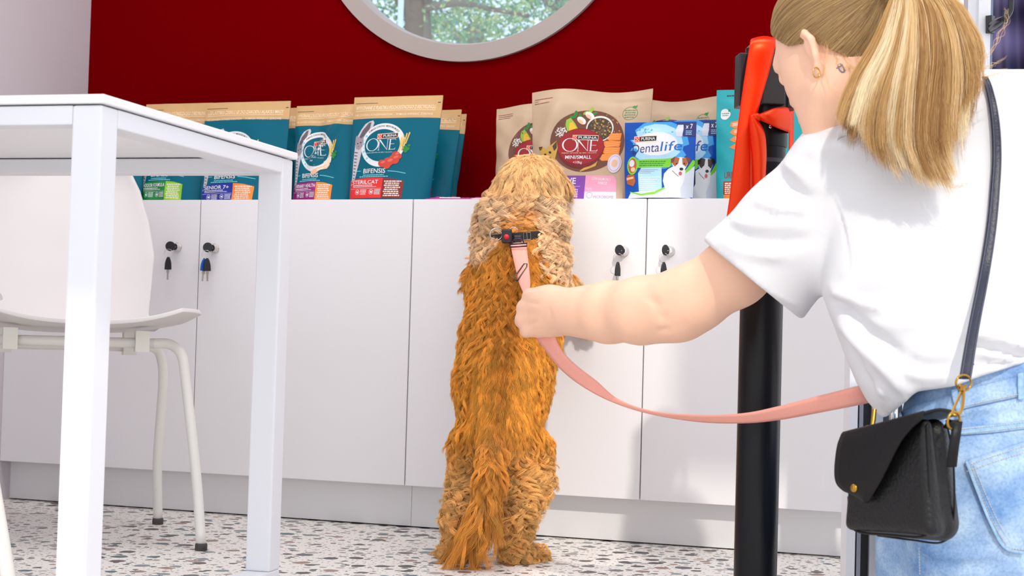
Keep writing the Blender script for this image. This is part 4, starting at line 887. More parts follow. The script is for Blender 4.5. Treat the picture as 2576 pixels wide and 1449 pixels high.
def fields(R0, N0, g):
    x, y, d = pxof(R0); n = len(R0)
    cx = np.interp(y, [400, 520, 600, 750, 950, 1100, 1400], [1335, 1318, 1310, 1298, 1268, 1255, 1235]); s = (x-cx)/130.0
    tail = polydist(x, y, [(1238, 1110), (1232, 1190), (1216, 1290), (1185, 1360)]) < 30; tail &= (d < 3.12) & (y > 1110)
    ear = ((polydist(x, y, [(1250, 500), (1222, 600)]) < 34) | (polydist(x, y, [(1382, 500), (1394, 650)]) < 38)) & (y > 480) & (y < 700)
    leg = (y > 1120) & ~tail; head = (y < 570) & ~ear; crown = head & (y < 470); fore = (x > 1410) & (y > 700) & (y < 900)
    fl = -_U[None]*1.0-_F[None]*.12+_R[None]*(.30*s)[:, None]
    L_ = np.full(n, .027); cu = np.full(n, .0016); fr = np.full(n, .8); lift = np.full(n, .13)
    sh = (y > 570) & (y < 860); L_[sh] = .040; cu[sh] = .0045; fr[sh] = 1.0; lift[sh] = .22
    side = (np.abs(s) > .62) & (y > 600) & (y < 1120); L_[side] = .036; cu[side] = .0045; lift[side] = .26; fr[side] = 1.1
    L_[head] = .030; cu[head] = .0065; fr[head] = 1.6; lift[head] = .26
    L_[crown] = .036; cu[crown] = .0022; fr[crown] = .9; lift[crown] = .15
    L_[ear] = .036; cu[ear] = .0075; fr[ear] = 1.7; lift[ear] = .3
    L_[leg] = .031; cu[leg] = .0075; fr[leg] = 1.5; lift[leg] = .32
    low = y > 1330; L_[low & ~tail] = .022; cu[low & ~tail] = .005
    L_[tail] = np.interp(y[tail], [1110, 1200, 1350], [.03, .045, .085]); cu[tail] = .004; lift[tail] = .22; fr[tail] = .8
    fl[tail] += _R*(np.where(g.random(tail.sum()) < .6, -.55, .35)*np.clip((y[tail]-1180)/140, 0, 1))[:, None]
    L_[fore] = .018; cu[fore] = .002
    col = np.abs(y-597) < 22; col &= (x > 1222) & (x < 1356); L_[col] = .005; cu[col] = .001; lift[col] = .05
    L_[(y > 540) & (y <= 576) & (x > 1222) & (x < 1356)] = .016
    L_ *= .75+.5*g.random(n)
    # coat colour by region (own tones of head, ears, legs, tail; darker along the spine)
    c = np.tile(np.array(srgb(240, 172, 70)[:3]), (n, 1))
    def put(m, rgb, k=1.0, gain=1.0):
        kk = np.clip(k, 0, 1)*m; c[:] = c*(1-kk)[:, None]+np.array(srgb(*rgb)[:3])*kk[:, None]
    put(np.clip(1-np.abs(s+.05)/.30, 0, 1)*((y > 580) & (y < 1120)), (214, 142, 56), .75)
    put(np.clip(1-np.abs(s)/.85, 0, 1)**.5*np.clip((y-560)/40, 0, 1)*np.clip((900-y)/90, 0, 1), (196, 122, 36), .5)  # upper back darkened: its sun and shade contrast painted into the coat
    put(np.clip((580-y)/70, 0, 1), (244, 206, 156)); put(crown*1.0, (242, 200, 140), .8); put(ear*1.0, (248, 218, 178), .9)
    put(np.clip((y-1080)/90, 0, 1)*(~tail), (246, 204, 136), .75); put(tail*1.0, (238, 170, 78), .9); put(fore*1.0, (246, 212, 160), .9)
    put(((head) & (y > 500) & (np.abs(s) < .25))*1.0, (230, 168, 96), .6)
    return fl, L_, cu, fr, lift, c, tail
def grow(n, nc, seed):
    g = np.random.default_rng(seed); R0, N0 = coat(DV, DQ, n, nc, seed)
    ci = g.choice(n, nc, replace=False); RC = R0[ci]
    kt = KDTree(nc)
    for a, q in enumerate(RC.tolist()): kt.insert(q, a)
    kt.balance(); own = np.array([kt.find(q)[1] for q in R0.tolist()])
    rt, N1 = R0, N0; fl, L_, cu, fr, lift, c, tail = fields(rt, N1, g)
    T = fl-N1*(fl*N1).sum(1)[:, None]; T /= np.linalg.norm(T, axis=1)[:, None]+1e-6
    T = T*.85+fl/np.linalg.norm(fl, axis=1)[:, None]*.25
    j = ci[own]; S_ = np.cross(N1, T); K = 9; t = np.linspace(0, 1, K)[None, :, None]
    cl = g.random(nc)
    phi = (cl*6.283)[own][:, None, None]; ph2 = g.normal(0, .25, n)[:, None, None]
    spin = np.where(g.random(nc) < .5, -1, 1)[own][:, None, None]
    swirl = g.normal(0, .35, nc)[own]*np.clip(cu/.006, .25, 1.2)
    Tj = T[j]+S_[j]*swirl[:, None]; Nj = N1[j]; Sj = S_[j]; Lj = L_[j][:, None, None]*(1+.0*t)
    def curve(Tv, Nv, Sv, L3, lf, cuv, frv, ph):
        a = 2*math.pi*frv[:, None, None]*t+ph
        base = L3*(Nv[:, None]*(lf[:, None, None]*np.sin(t*math.pi*.62))+Tv[:, None]*(t*.95))
        return base+cuv[:, None, None]*np.minimum(t*1.6, 1)*(Sv[:, None]*(np.sin(a)-np.sin(ph))*spin+Nv[:, None]*(np.cos(a)*.6+.35))
    shared = curve(Tj, Nj, Sj, Lj, lift[j], cu[j], fr[j], phi)
    mine = curve(T, N1, S_, L_[:, None, None], lift, cu, fr, phi+ph2)
    mixw = .80*np.ones((n, 1, 1)); P3 = rt[:, None]+shared*mixw+mine*(1-mixw)
    pw = np.where(cu < .0035, .45, .70)[:, None, None]
    pull = (rt[j]-rt)[:, None]*(pw*t**1.1)*(g.random(n) < .93)[:, None, None]
    P3 = P3+pull+np.cumsum(g.normal(0, .00055, (n, K, 3)), 1)*t
    P3[:, :, 2] = np.maximum(P3[:, :, 2], .0015)
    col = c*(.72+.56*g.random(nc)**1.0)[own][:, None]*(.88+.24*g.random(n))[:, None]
    return P3, g.uniform(.00026, .00040, n), col
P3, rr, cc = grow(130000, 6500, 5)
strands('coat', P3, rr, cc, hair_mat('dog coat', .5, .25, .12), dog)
# ---- collar
def on_neck(a, up, r=.0835): return P(1306, 598-up, 3.405)+_R*(r*math.cos(a))+_F*(r*.92*math.sin(a))
cb = MB(); n_ = 64
for i in range(n_):
    a = 2*math.pi*i/n_
    for r_, u_ in ((.0835, -10), (.0885, -9), (.0885, 9), (.0835, 10)): cb.V.append(tuple(P(1306, 598-u_+6*math.cos(a)*-1, 3.405)+_R*(r_*math.cos(a)*.80)+_F*(r_*1.02*math.sin(a))))
cb.F = [(i*4+k, i*4+(k+1) % 4, (i+1) % n_*4+(k+1) % 4, (i+1) % n_*4+k) for i in range(n_) for k in range(4)]; cb.M = [0]*len(cb.F)
collar = cb.build('collar', mat('black webbing', (26, 24, 26), .6, noise=.3, scale=400), None, False)
tag(collar, 'black webbing collar with a buckle around the dog neck', 'dog collar')
def slab_px(mb, x0, y0, x1, y1, d, th, rnd=.25):
    a = catmull([P(x0, (y0+y1)/2, d), P(x1, (y0+y1)/2, d)], 2); mb.add([tuple(P(x, y, dd)) for dd in (d, d+th) for x, y in ((x0, y0), (x1, y0), (x1, y1), (x0, y1))], [(0, 1, 2, 3), (7, 6, 5, 4), (0, 4, 5, 1), (1, 5, 6, 2), (2, 6, 7, 3), (3, 7, 4, 0)]); return mb
nd = 3.405-.0895*1.02
bevel(slab_px(MB(), 1262, 576, 1288, 612, nd-.012, .014).build('buckle', M_black, collar), .003, 3)
bevel(slab_px(MB(), 1292, 592, 1312, 614, nd-.006, .008).build('buckle_end', M_black, collar), .002, 2)
c0 = P(1274, 596, nd-.0125); MB().lathe([(.0052, -.0015), (.0058, .0), (.0052, .0018), (.0001, .0022)], 20, tuple(c0), tuple(-_F)).build('release_button', mat('red button', (214, 20, 40), .35), collar, True)
MB().tube([P(1248, 590, nd-.004)+_R*(.0125*math.cos(a))+_U*(.0125*math.sin(a))+_F*(.006*math.cos(a)) for a in np.linspace(0, 2*math.pi, 33)[:-1]], .0011, 8, closed=True).build('ring', M_chrome, collar, True)
MB().tube([P(1292, 580, nd-.003)+_R*(.008*math.cos(a))+_U*(.007*math.sin(a)) for a in np.linspace(0, math.pi, 14)], .0011, 8).build('ring', M_chrome, collar, True)
sl = [(1316, 586), (1334, 584), (1335, 602), (1317, 604)]
MB().tube([P(x, y, nd+.001) for x, y in sl], .0008, 6, closed=True).tube([P(1325, 585, nd+.001), P(1326, 603, nd+.001)], .0008, 6).build('slider', mat('pewter', (150, 148, 146), .3, 1.0), collar)
# ---- leash
M_leash = mat('pink webbing', (244, 168, 152), .7, noise=.06, scale=300)
_nt = M_leash.node_tree; _w = _nt.nodes.new('ShaderNodeTexNoise'); _w.inputs['Scale'].default_value = 900; _bp = _nt.nodes.new('ShaderNodeBump'); _bp.inputs['Strength'].default_value = .35; _bp.inputs['Distance'].default_value = .001; _tc = _nt.nodes.new('ShaderNodeTexCoord'); _nt.links.new(_tc.outputs['Object'], _w.inputs['Vector']); _nt.links.new(_w.outputs['Fac'], _bp.inputs['Height']); _nt.links.new(_bp.outputs[0], _nt.nodes['Principled BSDF'].inputs['Normal'])
leash = empty('leash', tuple(P(1305, 625, 3.28)), label='pink webbing leash running from the dog collar through the hand and behind the shirt', cat='dog leash')
ribbon('strap', [P(*q) for q in ((1284, 612, 3.31), (1289, 640, 3.24), (1297, 676, 3.06), (1306, 712, 2.84), (1322, 748, 2.64), (1345, 790, 2.62))], [P(*q) for q in ((1323, 610, 3.31), (1327, 640, 3.24), (1331, 672, 3.06), (1334, 708, 2.84), (1337, 745, 2.65), (1375, 790, 2.63))], M_leash, 60, .0016, leash, 4, .0008)
ribbon('strap', [P(*q) for q in ((1345, 790, 2.62), (1348, 845, 2.635), (1372, 880, 2.63), (1412, 930, 2.62), (1470, 975, 2.60), (1545, 1013, 2.57), (1640, 1042, 2.52), (1760, 1061, 2.46), (1870, 1064, 2.40), (1960, 1056, 2.36), (2060, 1038, 2.31), (2180, 1014, 2.25), (2300, 985, 2.40))],
       [P(*q) for q in ((1385, 790, 2.63), (1394, 838, 2.60), (1412, 880, 2.60), (1448, 918, 2.59), (1500, 958, 2.58), (1555, 1004, 2.56), (1640, 1034, 2.51), (1760, 1044, 2.44), (1870, 1040, 2.38), (1960, 1022, 2.34), (2060, 996, 2.29), (2172, 968, 2.23), (2290, 940, 2.40))], M_leash, 170, .0016, leash, 4, .0006)
lk = MB().tube([P(x, y, 3.27) for x, y in ((1281, 615), (1326, 612), (1326, 619), (1281, 622))], .0016, 8, closed=True); lk.build('keeper_loop', mat('gunmetal', (70, 60, 74), .3, .9), leash, True, world=True)
MB().tube([P(x, y, d) for x, y, d in ((1294, 697, 2.915), (1318, 664, 3.100), (1326, 664, 3.100), (1325, 672, 3.055), (1301, 706, 2.860), (1295, 704, 2.872))], .0013, 8, closed=True).build('slide_buckle', mat('gunmetal', (70, 60, 74), .3, .9), leash, True, world=True)
MB().tube([P(1303, 612, 3.30)+_R*(.012*math.cos(a))+_U*(.010*math.sin(a)) for a in np.linspace(0, 2*math.pi, 25)[:-1]], .0014, 8, closed=True).build('snap_ring', mat('gunmetal', (70, 60, 74), .3, .9), leash, True, world=True)
# ================================================================ the person
per = empty('person', tuple(np.r_[P(2400, 1400, 2.25)[:2], 0.0]), label='squatting person with a blonde ponytail, white t-shirt and light blue jeans, back to the viewer, holding the leash', cat='person')
per['label'] = 'person with blonde ponytail, white t-shirt and light jeans, back turned, holding the leash'
M_skin = mat('skin', (242, 194, 166), .5, noise=.03, scale=60, sss=.12, spec=.3)
# viewer axes inside Field space: x right, y up, z away
def nrm(v): v = np.array(v, float); return v/np.linalg.norm(v)
hf = nrm((-.68, -.43, .56)); hl = np.array([-.60, .04, -.80]); hl = nrm(hl-hf*(hl@hf)); hu = np.cross(hf, hl); hu = hu if hu[1] > 0 else -hu
HO = (2112, 152, 2.31)
Bd = Field(2.3)
def hp(f, l, u): v = hf*f+hl*l+hu*u; return (HO[0]+v[0]/Bd.k, HO[1]-v[1]/Bd.k, HO[2]+v[2])
HA = (hf, hl, hu)
Bd.ell(hp(-.012, 0, .040), (.095, .076, .088), HA).ell(hp(.030, 0, -.010), (.066, .062, .078), HA, .03).ell(hp(.045, 0, -.062), (.044, .044, .036), HA, .025)
Bd.cone(hp(.004, .050, -.045), hp(.068, .016, -.092), .020, .018, .03).cone(hp(.004, -.050, -.045), hp(.068, -.016, -.092), .020, .018, .03)
Bd.cone(hp(.080, 0, .020), hp(.098, 0, -.018), .008, .011, .014).cone(hp(.080, .026, .030), hp(.080, -.026, .030), .012, .012, .02)
Bd.ell(hp(.088, 0, -.054), (.012, .022, .007), HA, .008).ell(hp(.086, .030, .008), (.014, .017, .011), HA, .010, True).ell(hp(.086, -.030, .008), (.014, .017, .011), HA, .010, True)
Bd.ell(hp(.078, .030, .009), (.012, .013, .012), HA, .003).ell(hp(.078, -.030, .009), (.012, .013, .012), HA, .003)
# ears
for s_ in (1, -1):
    Bd.chain([tuple(hp(-.004+.002, .074*s_, .030))+(.0055,), tuple(hp(-.020, .083*s_, .034))+(.0055,), tuple(hp(-.030, .087*s_, .018))+(.0055,), tuple(hp(-.026, .084*s_, -.004))+(.0052,), tuple(hp(-.014, .076*s_, -.026))+(.0068,)], .004)
    Bd.chain([tuple(hp(-.004, .073*s_, .026))+(.004,), tuple(hp(-.012, .074*s_, .004))+(.0045,), tuple(hp(-.012, .074*s_, -.022))+(.005,)], .005)
    Bd.ell(hp(-.018, .077*s_, .012), (.012, .006, .020), HA, .004)
# neck, trunk under the shirt, arms
Bd.chain([tuple(hp(-.012, 0, -.04))+(.056,), (2225, 262, 2.33, .052), (2300, 340, 2.31, .060)], .03)
Bd.chain([(2110, 430, 2.32, .055), (2330, 380, 2.31, .07), (2590, 320, 2.30, .055)], .03)
Bd.chain([(2320, 470, 2.31, .085), (2380, 700, 2.27, .085), (2440, 960, 2.25, .085), (2450, 1120, 2.24, .09)], .03)
Bd.chain([(2075, 470, 2.34, .050), (1990, 560, 2.36, .050), (1850, 684, 2.395, .0475), (1745, 750, 2.42, .0465), (1690, 772, 2.44, .0455), (1615, 781, 2.47, .0455), (1530, 786, 2.52, .041), (1470, 785, 2.555, .0330), (1425, 784, 2.58, .0275), (1392, 782, 2.596, .0225)], .022)
Bd.chain([(1716, 800, 2.43, .028), (1680, 800, 2.45, .026)], .02)
# fist
Bd.ell((1378, 782, 2.603), (.036, .037, .021), k=.026).ell((1350, 788, 2.612), (.022, .036, .016), k=.010)
for kx, ky, r in ((1333, 745, .0112), (1319, 774, .0112), (1314, 803, .0108), (1326, 830, .0098)):
    Bd.chain([(kx+34, ky+(785-ky)*.25, 2.606, r*.85), (kx, ky, 2.604, r*1.02), (kx-2, ky+4, 2.635, r*.95), (kx+12, ky+4, 2.652, r*.85), (kx+38, ky+2, 2.650, r*.80)], .0034)
Bd.chain([(1395, 752, 2.605, .015), (1378, 742, 2.628, .012), (1352, 748, 2.655, .0105), (1338, 766, 2.668, .009)], .006)
# far arm resting on the right knee
Bd.chain([(2610, 350, 2.30, .046), (2700, 640, 2.30, .040), (2650, 840, 2.44, .034), (2590, 930, 2.60, .026)], .02)
Bd.ell((2575, 950, 2.64), (.026, .014, .036), k=.012)
for q in range(4): Bd.chain([(2556+q*12, 958, 2.66, .009), (2550+q*12, 978, 2.70, .008), (2552+q*12, 1004, 2.705, .007)], .003)
Bd.chain([(2600, 958, 2.63, .011), (2618, 985, 2.66, .009)], .004)
AV, AQ = Bd.skin((1280, -160, 2.05), (2790, 1240, 2.74), .0036); AV = relax(AV, AQ, 2, .45)
AV = crease(AV, AQ, [([(1318, 788), (1340, 789), (1356, 789)], -.0026, 4), ([(1325, 759), (1345, 762), (1360, 766)], -.0024, 4), ([(1320, 817), (1340, 812), (1358, 806)], -.0025, 4), ([(1628, 735), (1640, 755), (1655, 765), (1668, 772)], -.0045, 12), ([(1655, 775), (1668, 800), (1680, 818)], -.0035, 12), ([(1640, 825), (1660, 832), (1690, 826)], -.0025, 9), ([(1386, 770), (1383, 785), (1388, 800)], -.0018, 6), ([(1398, 780), (1402, 790)], .0025, 10)])
ears_hit = None
mk('body', AV, AQ, M_skin, per, world=True); AT = bvh(AV, AQ)
# ---- t-shirt
Ts = Field(2.25)
Ts.prof([(225, 2470, 2700, 2.30, .075), (300, 2240, 2700, 2.31, .095), (360, 2120, 2705, 2.315, .108), (430, 2085, 2705, 2.315, .12), (520, 2078, 2705, 2.31, .13), (640, 2072, 2700, 2.29, .135), (735, 2066, 2700, 2.275, .138), (800, 2090, 2700, 2.265, .140), (900, 2128, 2695, 2.255, .142), (970, 2158, 2690, 2.25, .142), (1010, 2182, 2680, 2.25, .142), (1050, 2218, 2660, 2.25, .14), (1110, 2260, 2640, 2.25, .13)], .01, 2.3)
Ts.chain([(2130, 405, 2.32, .070), (2330, 350, 2.32, .085), (2580, 292, 2.31, .072)], .05)
Ts.chain([(2120, 382, 2.31, .040), (2200, 352, 2.31, .045)], .03).chain([(2430, 290, 2.30, .05), (2530, 258, 2.30, .045)], .05)
Ts.chain([(2085, 480, 2.325, .076), (1995, 590, 2.345, .080), (1885, 712, 2.37, .084), (1850, 752, 2.38, .084)], .03)
Ts.chain([(2585, 360, 2.30, .075), (2680, 560, 2.30, .078)], .03)
def hem(px, py, d):      # everything below the shirt hem
    h = np.interp(px, [2000, 2180, 2226, 2262, 2300, 2400, 2470, 2576, 2760], [1120, 1060, 1052, 1024, 986, 972, 946, 914, 880]); return (h-py)*Ts.k
def cutf(f):
    Ts.ops.append(('f', f, .004, True))
cutf(lambda px, py, d: np.broadcast_to((-((px-1892)*(-.63)+(py-705)*.777))*Ts.k+.0, np.broadcast(px, py, d).shape)*1.0 + np.where(px > 2085, 1.0, 0.0))
cutf(lambda px, py, d: np.where(px < 2100, .05, hem(px, py, d)))
# hollow sleeve end and neck opening
Ts.chain([(1930, 660, 2.362, .058), (1800, 800, 2.392, .078)], .006, True)
SV, SQ = Ts.skin((1740, 170, 2.0), (2760, 1130, 2.52), .0048); SV = relax(SV, SQ, 2, .4)
FO = [([(1968, 398), (1990, 420), (2015, 438), (2040, 462)], .010, 15), ([(1966, 440), (1990, 470), (2020, 490), (2055, 500)], -.008, 15), ([(2020, 375), (2050, 388), (2068, 410)], .006, 14),
      ([(1890, 500), (1935, 520), (1980, 530), (2040, 528)], .006, 13), ([(1905, 530), (1960, 548), (2030, 552)], -.005, 12), ([(1832, 556), (1880, 566), (1950, 566), (2020, 560)], .007, 13), ([(1840, 588), (1900, 604), (1970, 610), (2050, 600)], -.006, 15), ([(1800, 585), (1850, 625), (1920, 640), (1990, 640)], .006, 18),
      ([(2086, 470), (2105, 515), (2120, 560), (2132, 620), (2130, 680), (2095, 712)], -.0022, 3.5), ([(2092, 468), (2112, 515), (2128, 560), (2140, 620)], .0016, 5),
      ([(2078, 730), (2120, 745), (2180, 765), (2250, 790)], .010, 14), ([(2075, 742), (2130, 780), (2200, 840), (2280, 900)], -.009, 15), ([(2090, 790), (2150, 850), (2230, 930), (2290, 1000)], .009, 17), ([(2105, 830), (2160, 920), (2220, 990)], -.007, 16),
      ([(2100, 740), (2170, 715), (2240, 690), (2320, 670)], .006, 20), ([(2110, 765), (2190, 745), (2300, 730), (2400, 690)], -.006, 18), ([(2120, 690), (2220, 640), (2340, 590)], -.004, 22), ([(2150, 800), (2260, 820), (2350, 800)], .005, 20),
      ([(2410, 850), (2460, 845), (2520, 858), (2600, 882)], .010, 11), ([(2430, 868), (2480, 874), (2540, 888), (2600, 902)], -.010, 9), ([(2440, 890), (2500, 898), (2560, 910)], .008, 9), ([(2470, 915), (2520, 915), (2570, 912)], -.005, 7),
      ([(2170, 900), (2200, 960), (2240, 1010)], .006, 12), ([(2260, 930), (2320, 950), (2400, 946)], .006, 13), ([(2270, 900), (2340, 920), (2410, 915)], -.005, 13),
      ([(2290, 400), (2330, 470), (2350, 560)], .003, 26), ([(2370, 480), (2400, 560), (2440, 640)], -.003, 28), ([(2090, 350), (2120, 362), (2150, 372)], .005, 10),
      ([(1800, 640), (1850, 690), (1920, 740), (2000, 782)], -.0018, 3.5), ([(1795, 630), (1850, 676), (1925, 727), (2010, 770)], .0012, 4)]
SV = crease(SV, SQ, [(p, a*1.35, w) for p, a, w in FO]); SV = relax(SV, SQ, 1, .35)
M_shirt = mat('white cotton', (222, 221, 224), .9, spec=.1, bump=.08, scale=900)
shirt = mk('t_shirt', SV, SQ, M_shirt, per, world=True); ST = bvh(SV, SQ)
ribbon('collar_rib', [np.array(hit(ST, x, y, .001)) if hit(ST, x, y) is not None else P(x, y, 2.25) for x, y in ((2106, 336), (2118, 318), (2134, 308), (2160, 312), (2200, 330))], [np.array(hit(ST, x, y+18, .001)) if hit(ST, x, y+18) is not None else P(x, y+18, 2.25) for x, y in ((2106, 336), (2120, 326), (2140, 322), (2164, 330), (2200, 348))], M_shirt, 24, .003, shirt, 3) if hit(ST, 2140, 330) is not None else None
# ---- jeans
Jn = Field(2.2)
Jn.prof([(890, 2300, 2690, 2.25, .112), (985, 2282, 2700, 2.25, .120), (1060, 2262, 2705, 2.25, .130), (1180, 2250, 2720, 2.24, .150), (1300, 2258, 2725, 2.24, .160), (1449, 2268, 2725, 2.25, .160), (1530, 2300, 2700, 2.27, .150), (1600, 2380, 2620, 2.29, .11)], .01, 2.5)
Jn.chain([(2350, 1400, 2.28, .085), (2330, 1330, 2.50, .078), (2322, 1270, 2.62, .068), (2330, 1420, 2.50, .056), (2345, 1600, 2.40, .048)], .03)
Jn.chain([(2600, 1400, 2.28, .085), (2600, 1330, 2.50, .078), (2590, 1180, 2.66, .068), (2600, 1400, 2.55, .056), (2610, 1600, 2.44, .048)], .03)
Jn.fn(lambda px, py, d: np.broadcast_to((np.interp(px, [2200, 2262, 2300, 2400, 2576, 2760], [1004, 1000, 975, 950, 890, 850])-py)*-Jn.k, np.broadcast(px, py, d).shape)*1.0, .004, True)
JV, JQ = Jn.skin((2190, 850, 2.02), (2790, 1700, 2.76), .0065); JV = relax(JV, JQ, 2)
JV = crease(JV, JQ, [([(2262, 1082), (2330, 1064), (2420, 1052), (2576, 1034)], -.0025, 7), ([(2400, 1040), (2480, 1030), (2576, 1010)], .005, 9), ([(2400, 1150), (2470, 1180), (2560, 1200)], .003, 20), ([(2290, 1360), (2360, 1390), (2440, 1400), (2540, 1380)], .004, 16), ([(2300, 1400), (2400, 1425), (2520, 1420)], -.003, 14), ([(2310, 1370), (2312, 1449)], .003, 4)])
def denim():
    m = bpy.data.materials.new('light denim'); m.use_nodes = True; nt = m.node_tree; b = nt.nodes['Principled BSDF']; L = nt.links.new; b.inputs['Roughness'].default_value = .85; b.inputs['Specular IOR Level'].default_value = .15
    tc = nt.nodes.new('ShaderNodeTexCoord'); n1 = nt.nodes.new('ShaderNodeTexNoise'); n1.inputs['Scale'].default_value = 14; n1.inputs['Detail'].default_value = 5; n2 = nt.nodes.new('ShaderNodeTexNoise'); n2.inputs['Scale'].default_value = 260; n2.inputs['Detail'].default_value = 3
    w = nt.nodes.new('ShaderNodeTexWave'); w.inputs['Scale'].default_value = 330; w.bands_direction = 'DIAGONAL'; w.inputs['Distortion'].default_value = 2
    for q in (n1, n2, w): L(tc.outputs['Object'], q.inputs['Vector'])
    r1 = nt.nodes.new('ShaderNodeValToRGB'); r1.color_ramp.elements[0].position = .34; r1.color_ramp.elements[1].position = .66; r1.color_ramp.elements[0].color = srgb(118, 156, 204); r1.color_ramp.elements[1].color = srgb(190, 214, 238); L(n1.outputs['Fac'], r1.inputs[0])
    m1 = nt.nodes.new('ShaderNodeMix'); m1.data_type = 'RGBA'; m1.blend_type = 'MULTIPLY'; m1.inputs['Factor'].default_value = .55; L(r1.outputs[0], m1.inputs['A'])
    r2 = nt.nodes.new('ShaderNodeValToRGB'); r2.color_ramp.elements[0].color = (.45, .55, .70, 1); r2.color_ramp.elements[1].color = (1, 1, 1, 1); r2.color_ramp.elements[0].position = .3; r2.color_ramp.elements[1].position = .6; L(n2.outputs['Fac'], r2.inputs[0]); L(r2.outputs[0], m1.inputs['B'])
    L(m1.outputs['Result'], b.inputs['Base Color']); bp = nt.nodes.new('ShaderNodeBump'); bp.inputs['Strength'].default_value = .3; bp.inputs['Distance'].default_value = .001; L(w.outputs['Fac'], bp.inputs['Height']); L(bp.outputs[0], b.inputs['Normal']); return m
M_den = denim(); JV[:, 2] = np.maximum(JV[:, 2], .004); jeans = mk('jeans', JV, JQ, M_den, per, world=True); JT = bvh(JV, JQ)
M_den2 = mat('seam denim', (150, 184, 222), .9, noise=.45, scale=160); M_thr = mat('pale stitching', (206, 196, 170), .7)
def drape(T, pts, off, n=40, d0=2.1):
    q = catmull(pts, n); out = []
    for x, y in q:
        h = hit(T, x, y, off); out.append(h if h is not None else (out[-1] if out else P(x, y, d0)))
    return out
def band(name, a, b, m, T=None, off=.003, th=.0022, parent=None, n=40, cross=4):
    A_, B_ = drape(T or JT, a, off, n), drape(T or JT, b, off, n); V = []
    qa, qb = catmull(a, n), catmull(b, n)
    for i in range(n):
        for k in range(cross+1):
            x, y = qa[i]*(1-k/cross)+qb[i]*(k/cross); h = hit(T or JT, x, y, off); V.append(h if h is not None else A_[i]*(1-k/cross)+B_[i]*(k/cross))
    W = cross+1; o = mk(name, V, [(i*W+k, i*W+k+1, (i+1)*W+k+1, (i+1)*W+k) for i in range(n-1) for k in range(cross)], m, parent, True, world=True); return solid(o, th)
def stitch(pts, T=None, off=.0045, parent=None, step=7, m=None, name='stitching'):
    q = catmull(pts, max(40, 12*len(pts))); L_ = np.r_[0, np.cumsum(np.hypot(*np.diff(q, axis=0).T))]; mb = MB(); s_ = 0
    while s_+step*.62 < L_[-1]:
        e = [hit(T or JT, float(np.interp(v, L_, q[:, 0])), float(np.interp(v, L_, q[:, 1])), off) for v in (s_, s_+step*.62)]
        if e[0] is not None and e[1] is not None and np.linalg.norm(e[0]-e[1]) < .02: mb.tube(e, .0005, 5)
        s_ += step
    if mb.V: mb.build(name, m or M_thr, parent, world=True)
band('waistband', [(2264, 1040), (2300, 1020), (2360, 1003), (2440, 978), (2570, 945), (2650, 925)], [(2266, 1068), (2320, 1052), (2380, 1040), (2450, 1022), (2570, 996), (2650, 978)], M_den, off=.004, th=.003, parent=jeans)
band('yoke_seam', [(2330, 1086), (2420, 1076), (2500, 1068), (2600, 1056)], [(2330, 1100), (2420, 1094), (2500, 1088), (2600, 1076)], M_den2, parent=jeans)
band('belt_loop', [(2392, 982), (2398, 1010), (2412, 1050)], [(2408, 978), (2412, 1008), (2428, 1046)], M_den2, off=.009, parent=jeans)
band('belt_loop', [(2560, 940), (2560, 970), (2562, 1006)], [(2574, 938), (2575, 968), (2577, 1002)], M_den2, off=.009, parent=jeans)
pk = band('back_pocket', [(2428, 1160), (2455, 1235), (2490, 1320), (2528, 1382)], [(2620, 1098), (2640, 1200), (2650, 1310), (2640, 1392)], M_den, off=.004, th=.0025, parent=jeans, cross=10)
stitch([(2430, 1172), (2500, 1147), (2620, 1108)], off=.0075, parent=pk); stitch([(2432, 1186), (2500, 1162), (2620, 1124)], off=.0075, parent=pk)
stitch([(2438, 1170), (2466, 1240), (2500, 1318), (2534, 1372)], off=.0075, parent=pk); stitch([(2450, 1170), (2478, 1240), (2512, 1314), (2544, 1366)], off=.0075, parent=pk)
stitch([(2540, 1380), (2580, 1384), (2640, 1386)], off=.0075, parent=pk)
band('pocket_edge', [(2427, 1160), (2455, 1235), (2490, 1320), (2526, 1380), (2576, 1394)], [(2433, 1157), (2461, 1232), (2496, 1316), (2530, 1374), (2576, 1387)], M_den2, off=.0075, th=.0015, parent=pk)
for dy in (0, 11): stitch([(2335, 1089-dy*-1+0), (2420, 1079+dy), (2500, 1071+dy), (2600, 1059+dy)], off=.0065, parent=jeans)
stitch([(2270, 1062), (2380, 1034), (2450, 1016), (2576, 989)], off=.008, parent=jeans); stitch([(2312, 1378), (2314, 1449)], parent=jeans)
shoe = MB()
for x in (2335, 2600):
    a = P(x, 1640, 2.42); a[2] = .035; shoe.ball((a[0]+.0, a[1]+.05, .036), (.045, .125, .034))
shoe.build('shoe', mat('white sneaker', (232, 230, 228), .6), per, True, world=True)
# ---- earring, tattoo
e0 = hit(AT, 2053, 178, .002); e0 = P(2053, 182, 2.24) if e0 is None else e0
MB().tube([e0+_R*(.0068*math.cos(a))*.8+_U*(.0072*math.sin(a)-.003)+_F*(.004*math.cos(a)-.002) for a in np.linspace(0, 2*math.pi, 25)[:-1]], .0010, 8, closed=True).build('earring', mat('gold', (232, 180, 84), .2, 1.0), per, True, world=True)
tt = MB(); 
for pts, w_ in (([(2108, 166), (2112, 176), (2120, 182), (2126, 176)], .0012), ([(2114, 160), (2122, 170), (2124, 182)], .0010), ([(2104, 172), (2112, 168), (2120, 162)], .0009)):
    q = [h for h in (hit(AT, x, y, .0002) for x, y in catmull(pts, 9)) if h is not None]
    if len(q) > 2: tt.tube(q, w_, 6)
if tt.V: tt.build('tattoo', mat('faded ink', (128, 122, 140), .7), per, world=True)
